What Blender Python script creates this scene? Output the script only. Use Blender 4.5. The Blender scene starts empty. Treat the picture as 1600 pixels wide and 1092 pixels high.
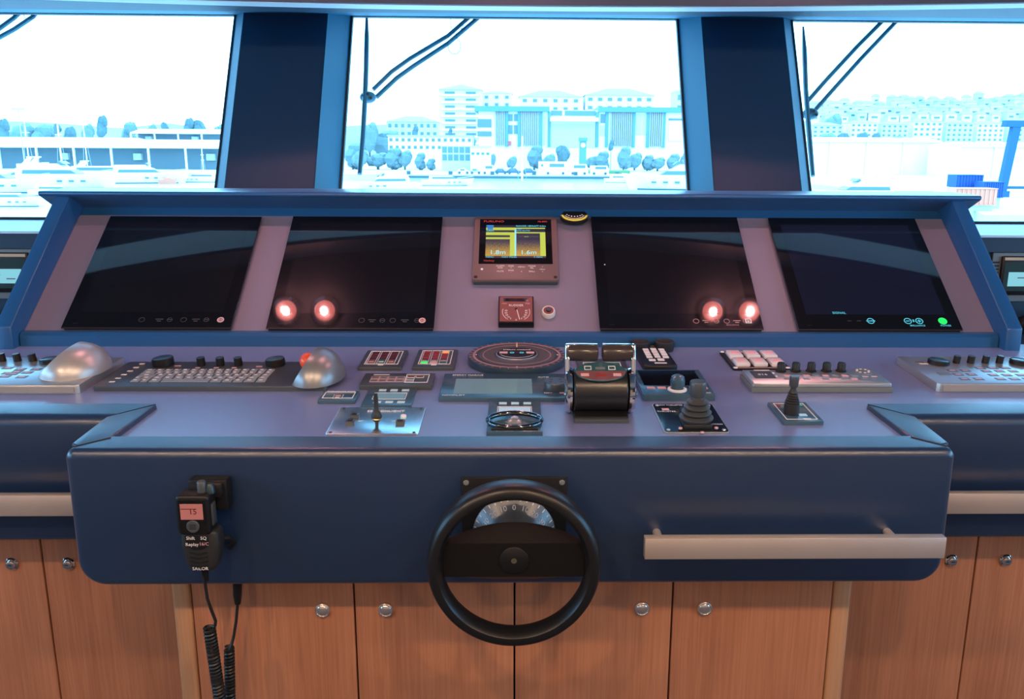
import bpy, bmesh, math, random
from math import sin, cos, tan, pi, radians, sqrt, atan2
from mathutils import Vector, Matrix
random.seed(7)
SC = bpy.context.scene
COL = SC.collection

# ------------------------------------------------------------------ camera
F = 1350.0; PITCH = radians(13); YAW = radians(-1.2); ROLL = radians(.35)
CX, CY = 832.0, 546.0                      # principal point in the 1600 x 1092 frame
CAM = Vector((0, 0, 1.55))
FW = Vector((-sin(YAW)*cos(PITCH), cos(YAW)*cos(PITCH), -sin(PITCH)))
_r = Vector((cos(YAW), sin(YAW), 0)); _u = _r.cross(FW)
RT = _r*cos(ROLL) + _u*sin(ROLL); UP = _u*cos(ROLL) - _r*sin(ROLL)
cd = bpy.data.cameras.new('camera'); cam = bpy.data.objects.new('camera', cd); COL.objects.link(cam)
cam.matrix_world = Matrix(((RT.x, UP.x, -FW.x, CAM.x), (RT.y, UP.y, -FW.y, CAM.y), (RT.z, UP.z, -FW.z, CAM.z), (0, 0, 0, 1)))
cd.sensor_fit = 'HORIZONTAL'; cd.sensor_width = 36; cd.lens = F/1600*36
cd.shift_x = (800-CX)/1600; cd.shift_y = -(546-CY)/1600
cd.clip_start = .05; cd.clip_end = 5000
SC.camera = cam

# ------------------------------------------------------------------ sky and exposure
wd = bpy.data.worlds.new('overcast_sky'); SC.world = wd; wd.use_nodes = True
nt = wd.node_tree; nt.nodes.clear()
wo = nt.nodes.new('ShaderNodeOutputWorld'); bg = nt.nodes.new('ShaderNodeBackground')
tc = nt.nodes.new('ShaderNodeTexCoord'); mp = nt.nodes.new('ShaderNodeMapping'); mp.inputs['Scale'].default_value = (1.2, 1.2, 5)
nz = nt.nodes.new('ShaderNodeTexNoise'); nz.inputs['Scale'].default_value = 2.2; nz.inputs['Detail'].default_value = 5
rp = nt.nodes.new('ShaderNodeValToRGB')
rp.color_ramp.elements[0].position = .35; rp.color_ramp.elements[0].color = (.205, .53, .86, 1)
rp.color_ramp.elements[1].position = .62; rp.color_ramp.elements[1].color = (.275, .62, 1, 1)
nt.links.new(tc.outputs['Generated'], mp.inputs[0]); nt.links.new(mp.outputs[0], nz.inputs['Vector'])
nt.links.new(nz.outputs[0], rp.inputs[0]); nt.links.new(rp.outputs[0], bg.inputs[0]); nt.links.new(bg.outputs[0], wo.inputs[0])
bg.inputs[1].default_value = 10.0
vs = SC.view_settings; vs.view_transform = 'Standard'; vs.look = 'None'; vs.exposure = 0; vs.gamma = 1; vs.use_curve_mapping = False
RED_POWER = 5.2; WARM_POWER = 40.0
RED_COL = (1, .40, .40); WARM_COL = (1, .66, .42)

# ------------------------------------------------------------------ projection helpers (a pixel ray met with a real surface)
def ray(px, py): return FW + RT*((px-CX)/F) - UP*((py-CY)/F)
def atY(px, py, Y):
    d = ray(px, py); return CAM + d*(Y/d.y)
def onplane(px, py, o, n):
    d = ray(px, py); return CAM + d*((o-CAM).dot(n)/d.dot(n))
SO = Vector((0, 2.458, 1.036)); SA = atan2(1.331-1.036, 2.844-2.458)   # instrument panel frame
TO = Vector((0, 2.43, .998)); TA = radians(3)                          # desk frame
def _loc(px, py, o, a, h):
    n = Vector((0, -sin(a), cos(a))); p = onplane(px, py, o+n*h, n)-o
    return p.x, p.dot(Vector((0, cos(a), sin(a))))
def T(px, py, h=0): return _loc(px, py, TO, TA, h)
def S(px, py, h=0): return _loc(px, py, SO, SA, h)
def inframe(o, a, x, y, z=0): return o + Vector((x, y*cos(a)-z*sin(a), y*sin(a)+z*cos(a)))

# ------------------------------------------------------------------ materials
MATS = {}
def mat(name, col, rough=.5, metal=0, spec=.5, emit=None, es=1, bump=0, bscale=200, var=0, vscale=6, coat=0, stretch=None, sheen=0):
    m = bpy.data.materials.new(name); m.use_nodes = True; MATS[name] = m
    n = m.node_tree.nodes; l = m.node_tree.links; b = n['Principled BSDF']
    b.inputs['Base Color'].default_value = (*col, 1); b.inputs['Roughness'].default_value = rough
    b.inputs['Metallic'].default_value = metal; b.inputs['Specular IOR Level'].default_value = spec
    b.inputs['Coat Weight'].default_value = coat; b.inputs['Sheen Weight'].default_value = sheen; b.inputs['Sheen Roughness'].default_value = .4
    if emit: b.inputs['Emission Color'].default_value = (*emit, 1); b.inputs['Emission Strength'].default_value = es
    if bump or var:
        t = n.new('ShaderNodeTexCoord'); mpn = n.new('ShaderNodeMapping'); l.new(t.outputs['Object'], mpn.inputs[0])
        if stretch: mpn.inputs['Scale'].default_value = stretch
    if bump:
        z = n.new('ShaderNodeTexNoise'); z.inputs['Scale'].default_value = bscale; z.inputs['Detail'].default_value = 3
        l.new(mpn.outputs[0], z.inputs['Vector'])
        bp = n.new('ShaderNodeBump'); bp.inputs['Strength'].default_value = bump; bp.inputs['Distance'].default_value = .001
        l.new(z.outputs[0], bp.inputs['Height']); l.new(bp.outputs[0], b.inputs['Normal'])
    if var:
        z = n.new('ShaderNodeTexNoise'); z.inputs['Scale'].default_value = vscale; z.inputs['Detail'].default_value = 4
        l.new(mpn.outputs[0], z.inputs['Vector'])
        mx = n.new('ShaderNodeMix'); mx.data_type = 'RGBA'
        mx.inputs[6].default_value = (*[c*(1-var) for c in col], 1); mx.inputs[7].default_value = (*[min(1, c*(1+var)) for c in col], 1)
        l.new(z.outputs[0], mx.inputs[0]); l.new(mx.outputs[2], b.inputs['Base Color'])
    return m
def emis(name, col, s=1):
    return mat(name, (0.01, .01, .01), .3, emit=col, es=s)

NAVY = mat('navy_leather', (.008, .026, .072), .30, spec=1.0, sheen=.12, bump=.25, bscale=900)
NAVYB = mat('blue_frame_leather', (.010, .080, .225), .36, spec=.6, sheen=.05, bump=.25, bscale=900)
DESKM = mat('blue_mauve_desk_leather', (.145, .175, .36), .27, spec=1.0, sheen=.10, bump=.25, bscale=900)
NAVYD = mat('navy_wall_leather', (.004, .024, .060), .55, bump=.2, bscale=900)
GREY = mat('mauve_grey_leather', (.175, .165, .25), .38, bump=.25, bscale=900)
REVEAL = mat('blue_reveal_paint', (.003, .10, .175), .6, spec=.3)
SILL = mat('pale_sill_paint', (.42, .66, .80), .5)
DARKGASKET = mat('black_gasket', (.012, .02, .024), .6)
STEEL = mat('brushed_steel', (.72, .62, .56), .42, .7, bump=.08, bscale=60, stretch=(1, 40, 40))
CHROME = mat('chrome', (.86, .87, .88), .07, 1)
KNOBM = mat('knob_steel', (.86, .80, .77), .2, .9)
SATIN = mat('satin_silver', (.50, .53, .54), .33, .75)
BLACK = mat('black_plastic', (.008, .008, .009), .42, spec=.35)
RUBBER = mat('black_rubber', (.016, .017, .018), .55)
BGLOSS = mat('black_gloss', (.004, .004, .005), .045, spec=.8)
DGREY = mat('dark_grey_plastic', (.055, .065, .075), .32)
DGREYSKY = mat('dark_grey_sky_tint', (.045, .098, .145), .22)  # dark grey plates, window reflection painted into the base as teal
MIDGREY = mat('mid_grey_plastic', (.15, .17, .18), .38)
WHITE = mat('white_print', (.80, .78, .78), .5)
PINKP = mat('pink_print', (.70, .40, .42), .5)
REDP = mat('red_cell', (.22, .025, .03), .4, emit=(.5, .03, .03), es=.12)
DREDP = mat('dark_red_cell', (.10, .012, .018), .4)
GREENP = mat('green_cell', (.02, .16, .13), .4)
LCD = mat('lcd_grey', (.20, .42, .50), .2)
LCDW = mat('lcd_pale', (.50, .74, .82), .2)
KEYM = mat('grey_key', (.24, .27, .30), .35)
GREENL = emis('green_light', (.02, 1, .16), 1.0)
ORANGEL = emis('orange_light', (1, .32, .10), 1.0)
CYANL = emis('cyan_light', (.10, .62, .80), .9)
def wood_mat(name, c1, c2, seed=0):
    m = bpy.data.materials.new(name); m.use_nodes = True; n = m.node_tree.nodes; l = m.node_tree.links; b = n['Principled BSDF']
    t = n.new('ShaderNodeTexCoord'); mp1 = n.new('ShaderNodeMapping'); mp1.inputs['Scale'].default_value = (95, 95, 2.2); mp1.inputs['Location'].default_value = (seed, seed, 0)
    mp2 = n.new('ShaderNodeMapping'); mp2.inputs['Scale'].default_value = (9, 9, .8); mp2.inputs['Location'].default_value = (seed*2, 0, 0)
    z1 = n.new('ShaderNodeTexNoise'); z1.inputs['Scale'].default_value = 1.6; z1.inputs['Detail'].default_value = 5; z1.inputs['Roughness'].default_value = .7
    z2 = n.new('ShaderNodeTexNoise'); z2.inputs['Scale'].default_value = 1; z2.inputs['Detail'].default_value = 3
    for mpx, z in ((mp1, z1), (mp2, z2)):
        l.new(t.outputs['Object'], mpx.inputs[0]); l.new(mpx.outputs[0], z.inputs['Vector'])
    r = n.new('ShaderNodeValToRGB'); r.color_ramp.elements[0].position = .34; r.color_ramp.elements[0].color = (*c1, 1)
    r.color_ramp.elements[1].position = .62; r.color_ramp.elements[1].color = (*c2, 1)
    mx = n.new('ShaderNodeMath'); mx.operation = 'MULTIPLY_ADD'; mx.inputs[1].default_value = .4
    m2 = n.new('ShaderNodeMath'); m2.operation = 'MULTIPLY'; m2.inputs[1].default_value = .6
    l.new(z1.outputs[0], m2.inputs[0]); l.new(z2.outputs[0], mx.inputs[0]); l.new(m2.outputs[0], mx.inputs[2])
    l.new(mx.outputs[0], r.inputs[0]); l.new(r.outputs[0], b.inputs['Base Color'])
    b.inputs['Roughness'].default_value = .42; return m
WOOD = wood_mat('larch_laminate', (.36, .135, .068), (.52, .225, .122))
WOODP = wood_mat('larch_post', (.44, .23, .12), (.55, .30, .165), 3)
WOODG = mat('door_gap', (.03, .012, .006), .7)
def pane_mat():
    m = bpy.data.materials.new('window_glass'); m.use_nodes = True; n = m.node_tree.nodes; l = m.node_tree.links; n.clear()
    o = n.new('ShaderNodeOutputMaterial'); mx = n.new('ShaderNodeMixShader'); tr = n.new('ShaderNodeBsdfTransparent'); gl = n.new('ShaderNodeBsdfGlossy')
    lw = n.new('ShaderNodeLayerWeight'); pw = n.new('ShaderNodeMath'); pw.operation = 'POWER'; pw.inputs[1].default_value = 5
    fr = n.new('ShaderNodeMath'); fr.operation = 'MULTIPLY_ADD'; fr.inputs[1].default_value = .9; fr.inputs[2].default_value = .03
    l.new(lw.outputs['Facing'], pw.inputs[0]); l.new(pw.outputs[0], fr.inputs[0]); tr.inputs[0].default_value = (.93, .97, .97, 1); gl.inputs['Roughness'].default_value = .02
    l.new(fr.outputs[0], mx.inputs[0]); l.new(tr.outputs[0], mx.inputs[1]); l.new(gl.outputs[0], mx.inputs[2]); l.new(mx.outputs[0], o.inputs[0]); return m
PANE = pane_mat()

# ------------------------------------------------------------------ object helpers
def tag(o, label=None, cat=None, group=None, kind=None):
    if label: o['label'] = label
    if cat: o['category'] = cat
    if group: o['group'] = group
    if kind: o['kind'] = kind
    return o
def link(name, me, parent=None, m=None):
    o = bpy.data.objects.new(name, me); COL.objects.link(o)
    if m is not None and not me.materials: me.materials.append(m)
    if parent is not None: o.parent = parent
    return o
def thing(name, label, cat, loc=(0, 0, 0), rot=(0, 0, 0), group=None):
    o = bpy.data.objects.new(name, None); COL.objects.link(o); o.empty_display_size = .05
    o.location = loc; o.rotation_euler = rot
    return tag(o, label, cat, group)
def desk(name, label, cat, x, y, group=None): return thing(name, label, cat, inframe(TO, TA, x, y), (TA, 0, 0), group)
def slope(name, label, cat, x, y, group=None): return thing(name, label, cat, inframe(SO, SA, x, y), (SA, 0, 0), group)
def front(name, label, cat, x, Y, z, group=None): return thing(name, label, cat, (x, Y, z), (pi/2, 0, 0), group)
def fin(bm, name, m, parent=None, smooth=False, loc=None):
    bmesh.ops.recalc_face_normals(bm, faces=bm.faces)
    me = bpy.data.meshes.new(name); bm.to_mesh(me); bm.free(); me.materials.append(m)
    if smooth:
        me.polygons.foreach_set('use_smooth', [True]*len(me.polygons))
        try: me.set_sharp_from_angle(angle=radians(40))
        except Exception: pass
    o = link(name, me, parent)
    if loc is not None: o.location = loc
    return o
_cache = {}
def boxmesh(dx, dy, dz, m, bev=0, seg=2):
    k = (round(dx, 5), round(dy, 5), round(dz, 5), m.name, bev, seg)
    if k in _cache: return _cache[k]
    bm = bmesh.new(); bmesh.ops.create_cube(bm, size=1)
    for v in bm.verts: v.co = (v.co.x*dx, v.co.y*dy, v.co.z*dz)
    if bev: bmesh.ops.bevel(bm, geom=bm.edges[:], offset=bev, segments=seg, profile=.5, affect='EDGES')
    me = bpy.data.meshes.new('box'); bm.to_mesh(me); bm.free(); me.materials.append(m)
    if bev:
        me.polygons.foreach_set('use_smooth', [True]*len(me.polygons))
        try: me.set_sharp_from_angle(angle=radians(35))
        except Exception: pass
    _cache[k] = me; return me
def box(p, name, x0, x1, y0, y1, z0, z1, m, bev=0, seg=2, label=None):
    o = link(name, boxmesh(abs(x1-x0), abs(y1-y0), abs(z1-z0), m, bev, seg), p)
    o.location = ((x0+x1)/2, (y0+y1)/2, (z0+z1)/2)
    if label: o['label'] = label
    return o
def lathe(p, name, prof, m, loc=(0, 0, 0), n=32, rot=None, smooth=True, cap=True):
    bm = bmesh.new(); rings = []
    for r, z in prof:
        if r < 1e-6: rings.append([bm.verts.new((0, 0, z))])
        else: rings.append([bm.verts.new((r*cos(2*pi*i/n), r*sin(2*pi*i/n), z)) for i in range(n)])
    for a, b in zip(rings, rings[1:]):
        for i in range(n):
            j = (i+1) % n
            if len(a) == 1 and len(b) == 1: continue
            if len(a) == 1: bm.faces.new((a[0], b[i], b[j]))
            elif len(b) == 1: bm.faces.new((a[i], a[j], b[0]))
            else: bm.faces.new((a[i], a[j], b[j], b[i]))
    if cap:
        for r in (rings[0], rings[-1]):
            if len(r) > 1: bm.faces.new(r)
    o = fin(bm, name, m, p, smooth, loc)
    if rot: o.rotation_euler = rot
    return o
def cyl(p, name, x, y, z0, z1, r, m, r2=None, n=24, bev=0, rot=None):
    r2 = r if r2 is None else r2
    pr = [(r, 0), (r2, z1-z0)] if not bev else [(r, 0), (r2, z1-z0-bev), (r2-bev, z1-z0)]
    return lathe(p, name, pr, m, (x, y, z0), n, rot)
def tube(p, name, pts, r, m, n=8, closed=False, smooth=True, flat=1.0):
    pts = [Vector(q) for q in pts]; k = len(pts); bm = bmesh.new(); rings = []; prev = None
    rr = r if isinstance(r, (list, tuple)) else [r]*k
    for i, q in enumerate(pts):
        a = pts[(i-1) % k] if (closed or i) else q; b = pts[(i+1) % k] if (closed or i < k-1) else q
        t = (b-a).normalized()
        if prev is None:
            u = t.orthogonal().normalized()
        else:
            u = (prev - t*prev.dot(t)).normalized()
        prev = u; w = t.cross(u)
        rings.append([bm.verts.new(q + u*rr[i]*cos(2*pi*j/n) + w*rr[i]*flat*sin(2*pi*j/n)) for j in range(n)])
    rng = range(k if closed else k-1)
    for i in rng:
        a, b = rings[i], rings[(i+1) % k]
        for j in range(n): bm.faces.new((a[j], a[(j+1) % n], b[(j+1) % n], b[j]))
    if not closed: bm.faces.new(rings[0]); bm.faces.new(rings[-1])
    return fin(bm, name, m, p, smooth)
def prism(p, name, pts, z0, z1, m, bev=0, seg=2, smooth=False, axis='z', topbev=False):
    """polygon extruded; axis 'z': pts are (x, y); axis 'x': pts are (y, z) and z0..z1 run along x; axis 'y': pts are (x, z)"""
    def P(a, b, c):
        return (a, b, c) if axis == 'z' else ((c, a, b) if axis == 'x' else (a, c, b))
    bm = bmesh.new()
    lo = [bm.verts.new(P(a, b, z0)) for a, b in pts]; hi = [bm.verts.new(P(a, b, z1)) for a, b in pts]
    k = len(pts); bm.faces.new(lo); ftop = bm.faces.new(hi)
    for i in range(k): bm.faces.new((lo[i], lo[(i+1) % k], hi[(i+1) % k], hi[i]))
    bmesh.ops.recalc_face_normals(bm, faces=bm.faces)
    if bev:
        ed = list(ftop.edges) if topbev else bm.edges[:]
        bmesh.ops.bevel(bm, geom=ed, offset=bev, segments=seg, profile=.5, affect='EDGES')
    return fin(bm, name, m, p, smooth or bool(bev))
def hexa(p, name, v, m):
    bm = bmesh.new(); q = [bm.verts.new(c) for c in v]
    for f in ((0, 1, 2, 3), (4, 5, 6, 7), (0, 1, 5, 4), (1, 2, 6, 5), (2, 3, 7, 6), (3, 0, 4, 7)): bm.faces.new([q[i] for i in f])
    return fin(bm, name, m, p)
def rrect(x0, x1, y0, y1, r, n=5):
    out = []
    for cx, cy, a in ((x1-r, y1-r, 0), (x0+r, y1-r, 90), (x0+r, y0+r, 180), (x1-r, y0+r, 270)):
        for i in range(n+1):
            t = radians(a+90*i/n); out.append((cx+r*cos(t), cy+r*sin(t)))
    return out
def outline(p, name, x0, x1, y0, y1, z, w, m):
    bm = bmesh.new(); t = .0005
    o = [(x0, y0), (x1, y0), (x1, y1), (x0, y1)]; i_ = [(x0+w, y0+w), (x1-w, y0+w), (x1-w, y1-w), (x0+w, y1-w)]
    A = [bm.verts.new((a, b, z+t)) for a, b in o]; B = [bm.verts.new((a, b, z+t)) for a, b in i_]
    C = [bm.verts.new((a, b, z-t)) for a, b in o]; D = [bm.verts.new((a, b, z-t)) for a, b in i_]
    for k in range(4):
        j = (k+1) % 4
        bm.faces.new((A[k], A[j], B[j], B[k])); bm.faces.new((C[k], C[j], D[j], D[k])); bm.faces.new((A[k], A[j], C[j], C[k])); bm.faces.new((B[k], B[j], D[j], D[k]))
    return fin(bm, name, m, p)
def mark(p, name, x, y, w, h, z, m): return box(p, name, x-w/2, x+w/2, y-h/2, y+h/2, z-.0004, z+.0004, m)
def text(p, name, s, x, y, z, size, m, rz=0, wide=1.0):
    cu = bpy.data.curves.new(name, 'FONT'); cu.body = s; cu.size = size; cu.align_x = 'CENTER'; cu.align_y = 'CENTER'; cu.resolution_u = 2; cu.extrude = .0002
    tmp = bpy.data.objects.new('tmp_text', cu); COL.objects.link(tmp)
    me = bpy.data.meshes.new_from_object(tmp, depsgraph=bpy.context.evaluated_depsgraph_get())
    bpy.data.objects.remove(tmp); bpy.data.curves.remove(cu)
    me.materials.clear(); me.materials.append(m)
    o = link(name, me, p); o.location = (x, y, z); o.rotation_euler = (0, 0, rz); o.scale = (wide, 1, 1); return o
def bolt(p, x, y, z, r=.004, m=None):
    return lathe(p, 'screw', [(r, 0), (r*.8, r*.35), (0, r*.45)], m or SATIN, (x, y, z), 10)
def struct(o): o['kind'] = 'structure'; return o

# ================================================================== ROOM SHELL
ZC = 2.30
def yg(z): return 3.35+(z-1.387)*.58            # raked glass plane
CEIL = mat('ceiling_panel', (.10, .10, .115), .6)
FLOORM = mat('floor_carpet', (.07, .07, .08), .9, bump=.4, bscale=300)
BACKM = mat('saloon_panelling', (.50, .42, .35), .55)
struct(box(None, 'floor', -3.4, 3.4, -2.6, 3.3, -.05, 0, FLOORM))
struct(box(None, 'ceiling', -3.4, 3.4, -2.6, 2.95, ZC, ZC+.06, CEIL))
struct(box(None, 'wall_back', -3.4, 3.4, -2.65, -2.6, 0, ZC, BACKM))
for sx, nm in ((-1, 'wall_left'), (1, 'wall_right')):
    w = struct(box(None, nm, 3.4*sx, 3.45*sx, -2.6, 3.9, 0, 1.15, BACKM))
    for y0, y1 in ((-2.6, -.6), (1.05, 1.35), (2.55, 3.9)):
        o = box(None, 'pillar', 3.4*sx, 3.45*sx, y0, y1, 1.15, 2.0, NAVYD); o.parent = w; o.matrix_parent_inverse = w.matrix_basis.inverted()
    o = box(None, 'header', 3.4*sx, 3.45*sx, -2.6, 3.9, 2.0, ZC+.06, NAVYD); o.parent = w; o.matrix_parent_inverse = w.matrix_basis.inverted()
# front wall with its pillars, sill and header
wf = struct(prism(None, 'wall_front', [(3.02, 0), (3.02, 1.21), (3.0, 1.21), (3.0, 1.262), (yg(1.272), 1.272), (yg(1.272)+.05, 1.272), (yg(1.272)+.05, 0)], -3.4, 3.4, NAVYD, axis='x'))
prism(wf, 'sill', [(2.992, 1.262), (2.992, 1.270), (yg(1.285)-.004, 1.285), (yg(1.285)-.004, 1.272)], -3.4, 3.4, SILL, axis='x')
def bow(x): return 2.885-.062*min(abs(x), 1.9)**2
BX = [-3.4, -1.9]+[i*.1 for i in range(-18, 19)]+[1.9, 3.4]
prism(wf, 'header', [(x, bow(x)) for x in BX]+[(3.4, 3.06), (-3.4, 3.06)], 1.992, ZC+.06, NAVYD)
prism(wf, 'header_back', [(3.05, 2.012), (3.05, ZC+.06), (3.9, ZC+.06), (3.9, 2.09), (yg(2.085), 2.085)], -3.4, 3.4, NAVYD, axis='x')
prism(wf, 'pelmet_strip', [(x, bow(x)+.014) for x in BX]+[(x, bow(x)+.10) for x in BX[::-1]], 1.990, 1.9925, mat('pelmet_white', (.85, .83, .82), .5))
prism(wf, 'soffit', [(2.99, 1.9985), (yg(2.08)-.004, 2.078), (yg(2.08)-.004, 2.083), (2.99, 2.0035)], -3.4, 3.4, REVEAL, axis='x')
for s in (-1, 1):
    z0, z1 = 1.20, 2.13
    def ring(z, xa, xb, ya, yb, xc, xd):
        return [(s*xa, ya, z), (s*xb, ya, z), (s*xd, yb, z), (s*xc, yb, z)]
    hexa(wf, 'pillar', ring(z0, .720, 1.040, yg(z0)-.20, yg(z0)+.04, .690, 1.115) + ring(z1, .720, 1.040, yg(z1)-.20, yg(z1)+.04, .690, 1.115), NAVYD)
    for xa, xb in ((.719, .668), (1.041, 1.134)):    # splayed reveals either side of the pillar
        t = .004 if xb < xa else -.004
        v = []
        for z in (z0, z1): v += [(s*xa, yg(z)-.2, z), (s*(xa+t), yg(z)-.2, z), (s*(xb+t), yg(z)+.0, z), (s*xb, yg(z)+.0, z)]
        hexa(wf, 'reveal', v, REVEAL)
    v = []
    for z in (z0, z1): v += [(s*2.62, yg(z)-.2, z), (s*3.4, yg(z)-.2, z), (s*3.4, yg(z)+.04, z), (s*2.56, yg(z)+.04, z)]
    hexa(wf, 'pillar', v, NAVYD)
for k, (x0, x1, zb, zt) in enumerate(((-2.56, -1.132, 1.285, 2.083), (-.670, .670, 1.285, 2.083), (1.132, 2.56, 1.285, 2.083))):
    w = thing('window_%d' % (k+1), None, None); struct(w)
    g = .009
    for a, b, c, d in ((x0, x1, zb, zb+g), (x0, x1, zt-g, zt), (x0, x0+g, zb, zt), (x1-g, x1, zb, zt)):
        hexa(w, 'gasket', [(a, yg(c)-.006, c), (b, yg(c)-.006, c), (b, yg(c)+.02, c), (a, yg(c)+.02, c), (a, yg(d)-.006, d), (b, yg(d)-.006, d), (b, yg(d)+.02, d), (a, yg(d)+.02, d)], DARKGASKET)
    hexa(w, 'pane', [(x0, yg(zb)+.010, zb), (x1, yg(zb)+.010, zb), (x1, yg(zb)+.016, zb), (x0, yg(zb)+.016, zb), (x0, yg(zt)+.010, zt), (x1, yg(zt)+.010, zt), (x1, yg(zt)+.016, zt), (x0, yg(zt)+.016, zt)], PANE)

# ---- ceiling lamps (fittings above the console and behind the helm; rear warm pair is added fill)
REDLAMP = emis('red_lamp_lens', (1, .20, .17), 7); WARMLAMP = emis('warm_lamp_lens', (1, .62, .36), 5)
def downlight(x, y, power, col, lens, label, grp, r=.030, size=.03):
    t = thing('ceiling_downlight', label, 'lamp', (x, y, ZC), (0, 0, 0), grp)
    lathe(t, 'bezel', [(r*1.5, -.001), (r*1.5, -.006), (r*1.05, -.010), (r, -.004)], CHROME, n=24, cap=False)
    lathe(t, 'lens', [(r, -.004), (r*.6, -.006), (0, -.007)], lens, n=24, cap=False)
    ld = bpy.data.lights.new('downlight_bulb', 'POINT'); ld.energy = power; ld.color = col; ld.shadow_soft_size = size
    lo = bpy.data.objects.new('bulb', ld); COL.objects.link(lo); lo.parent = t; lo.location = (0, 0, -size-.010)
for x in (-.985, -.82, -.08, .08, .86, 1.02):
    downlight(x, 2.60, RED_POWER, RED_COL, REDLAMP, 'red night downlight in the ceiling above the console', 'red downlights over the console', r=.042, size=.014)
for x, y_ in ((-1.5, .35), (-.5, .35), (.5, .35), (1.5, .35), (-1.2, -1.3), (1.2, -1.3)):  # last two are added only to brighten the back wall
    downlight(x, y_, WARM_POWER, WARM_COL, WARMLAMP, 'warm downlight in the ceiling behind the helm, rear pair added as fill', 'warm downlights behind the helm', .045, .04)
# ================================================================== HELM CONSOLE
con = thing('helm_console', 'wide navy leather helm console with sloped instrument panel and padded desk', 'console')
prism(con, 'instrument_panel', [(2.458, 1.036), (2.850, 1.3356), (2.850, .80), (2.458, .80)], -1.408, 1.408, GREY, axis='x')
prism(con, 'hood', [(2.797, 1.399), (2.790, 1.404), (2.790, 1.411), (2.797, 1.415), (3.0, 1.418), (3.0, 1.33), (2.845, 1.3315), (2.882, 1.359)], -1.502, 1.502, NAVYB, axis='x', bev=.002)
for s in (-1, 1):
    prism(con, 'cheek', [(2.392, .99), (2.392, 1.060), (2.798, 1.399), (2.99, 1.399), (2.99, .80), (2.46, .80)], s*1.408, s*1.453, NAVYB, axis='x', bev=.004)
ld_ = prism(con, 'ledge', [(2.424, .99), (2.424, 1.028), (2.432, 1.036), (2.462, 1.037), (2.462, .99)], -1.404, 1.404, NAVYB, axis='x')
def TP(x, y, h=0): return inframe(TO, TA, x, y, h)
def deskprism(name, pts, h0, h1, m, bev=0, seg=3, topbev=False):
    o = prism(con, name, pts, h0, h1, m, bev, seg, topbev=topbev); o.location = TO; o.rotation_euler = (TA, 0, 0); return o
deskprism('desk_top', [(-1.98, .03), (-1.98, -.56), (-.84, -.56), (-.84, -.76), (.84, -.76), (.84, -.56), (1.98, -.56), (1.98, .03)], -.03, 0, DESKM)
XO = .892
for s in (-1, 1):
    deskprism('side_trim', [(s*.8150, -.5280), (s*(XO-.0005), -.6085), (s*XO, -.760), (s*(XO-.02), -.778), (s*.826, -.7325)], -.02, .012, NAVY, .005, 3, True)
    wfa = prism(con, 'wing_fascia', [(1.828, .686), (1.822, .694), (1.822, .956), (1.8235, .964), (1.828, .971), (1.834, .9755), (1.842, .979), (1.904, .9825), (1.904, .686)], s*.80, s*1.98, NAVY, axis='x', smooth=True)
    for v in wfa.data.vertices:                       # mitred inner end
        if abs(v.co.x) < .85: v.co.x = s*(.8165+(1.904-v.co.y)*.915)
# padded front of the desk: rounded slab, its top is the front trim
pts = []
for cx, cz, r, a in ((XO-.02, .9475, .02, 0), (-XO+.02, .9475, .02, 90), (-XO+.055, .727, .055, 180), (XO-.055, .727, .055, 270)):
    for i in range(9):
        t = radians(a+90*i/8); pts.append((cx+r*cos(t), cz+r*sin(t)))
bm = bmesh.new(); lo = [bm.verts.new((a, 1.632, b)) for a, b in pts]; hi = [bm.verts.new((a, 1.706, b)) for a, b in pts]
fr = bm.faces.new(lo); bm.faces.new(hi)
for i in range(len(pts)): bm.faces.new((lo[i], lo[(i+1) % len(pts)], hi[(i+1) % len(pts)], hi[i]))
bmesh.ops.recalc_face_normals(bm, faces=bm.faces)
bmesh.ops.bevel(bm, geom=list(fr.edges), offset=.016, segments=4, profile=.5, affect='EDGES')
for v in bm.verts:
    if v.co.z > .93: v.co.z += (v.co.y-1.632)*tan(TA)+.0
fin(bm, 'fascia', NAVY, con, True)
for s in (-1, 1):
    a = TP(s*.826, -.7325, .0121); b = TP(s*.880, -.782, .0118)
    tube(con, 'seam', [a, b], .0011, DARKGASKET, 5)

# ---- cabinets below
cab = thing('base_cabinet', 'wood-grain cabinet with four doors under the padded desk front', 'cabinet', (0, 1.72, 0))
box(cab, 'body', -.742, .742, .026, .50, .06, .93, WOODG)
for s in (-1, 1):
    prism(cab, 'corner_post', rrect(min(s*.703, s*.744), max(s*.703, s*.744), .001, .06, .009, 4), .06, .93, WOODP, smooth=True)
for i, (a, b) in enumerate(((-.700, -.3505), (-.3485, -.001), (.001, .3465), (.3485, .700))):
    d = box(cab, 'door', a+.001, b-.001, 0, .022, .07, .93, WOOD, .0012, 1)
    kx = (-.418, -.281, .280, .418)[i]
    k = lathe(d, 'door_knob', [(.0168, 0), (.0172, .004), (.0160, .0075), (.0140, .0085), (.0128, .0072), (.0118, .0085), (.0100, .0098), (0, .0104)], KNOBM, (kx-(a+b)/2, -.011, .5705-.50), 24, (pi/2, 0, 0))
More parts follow.
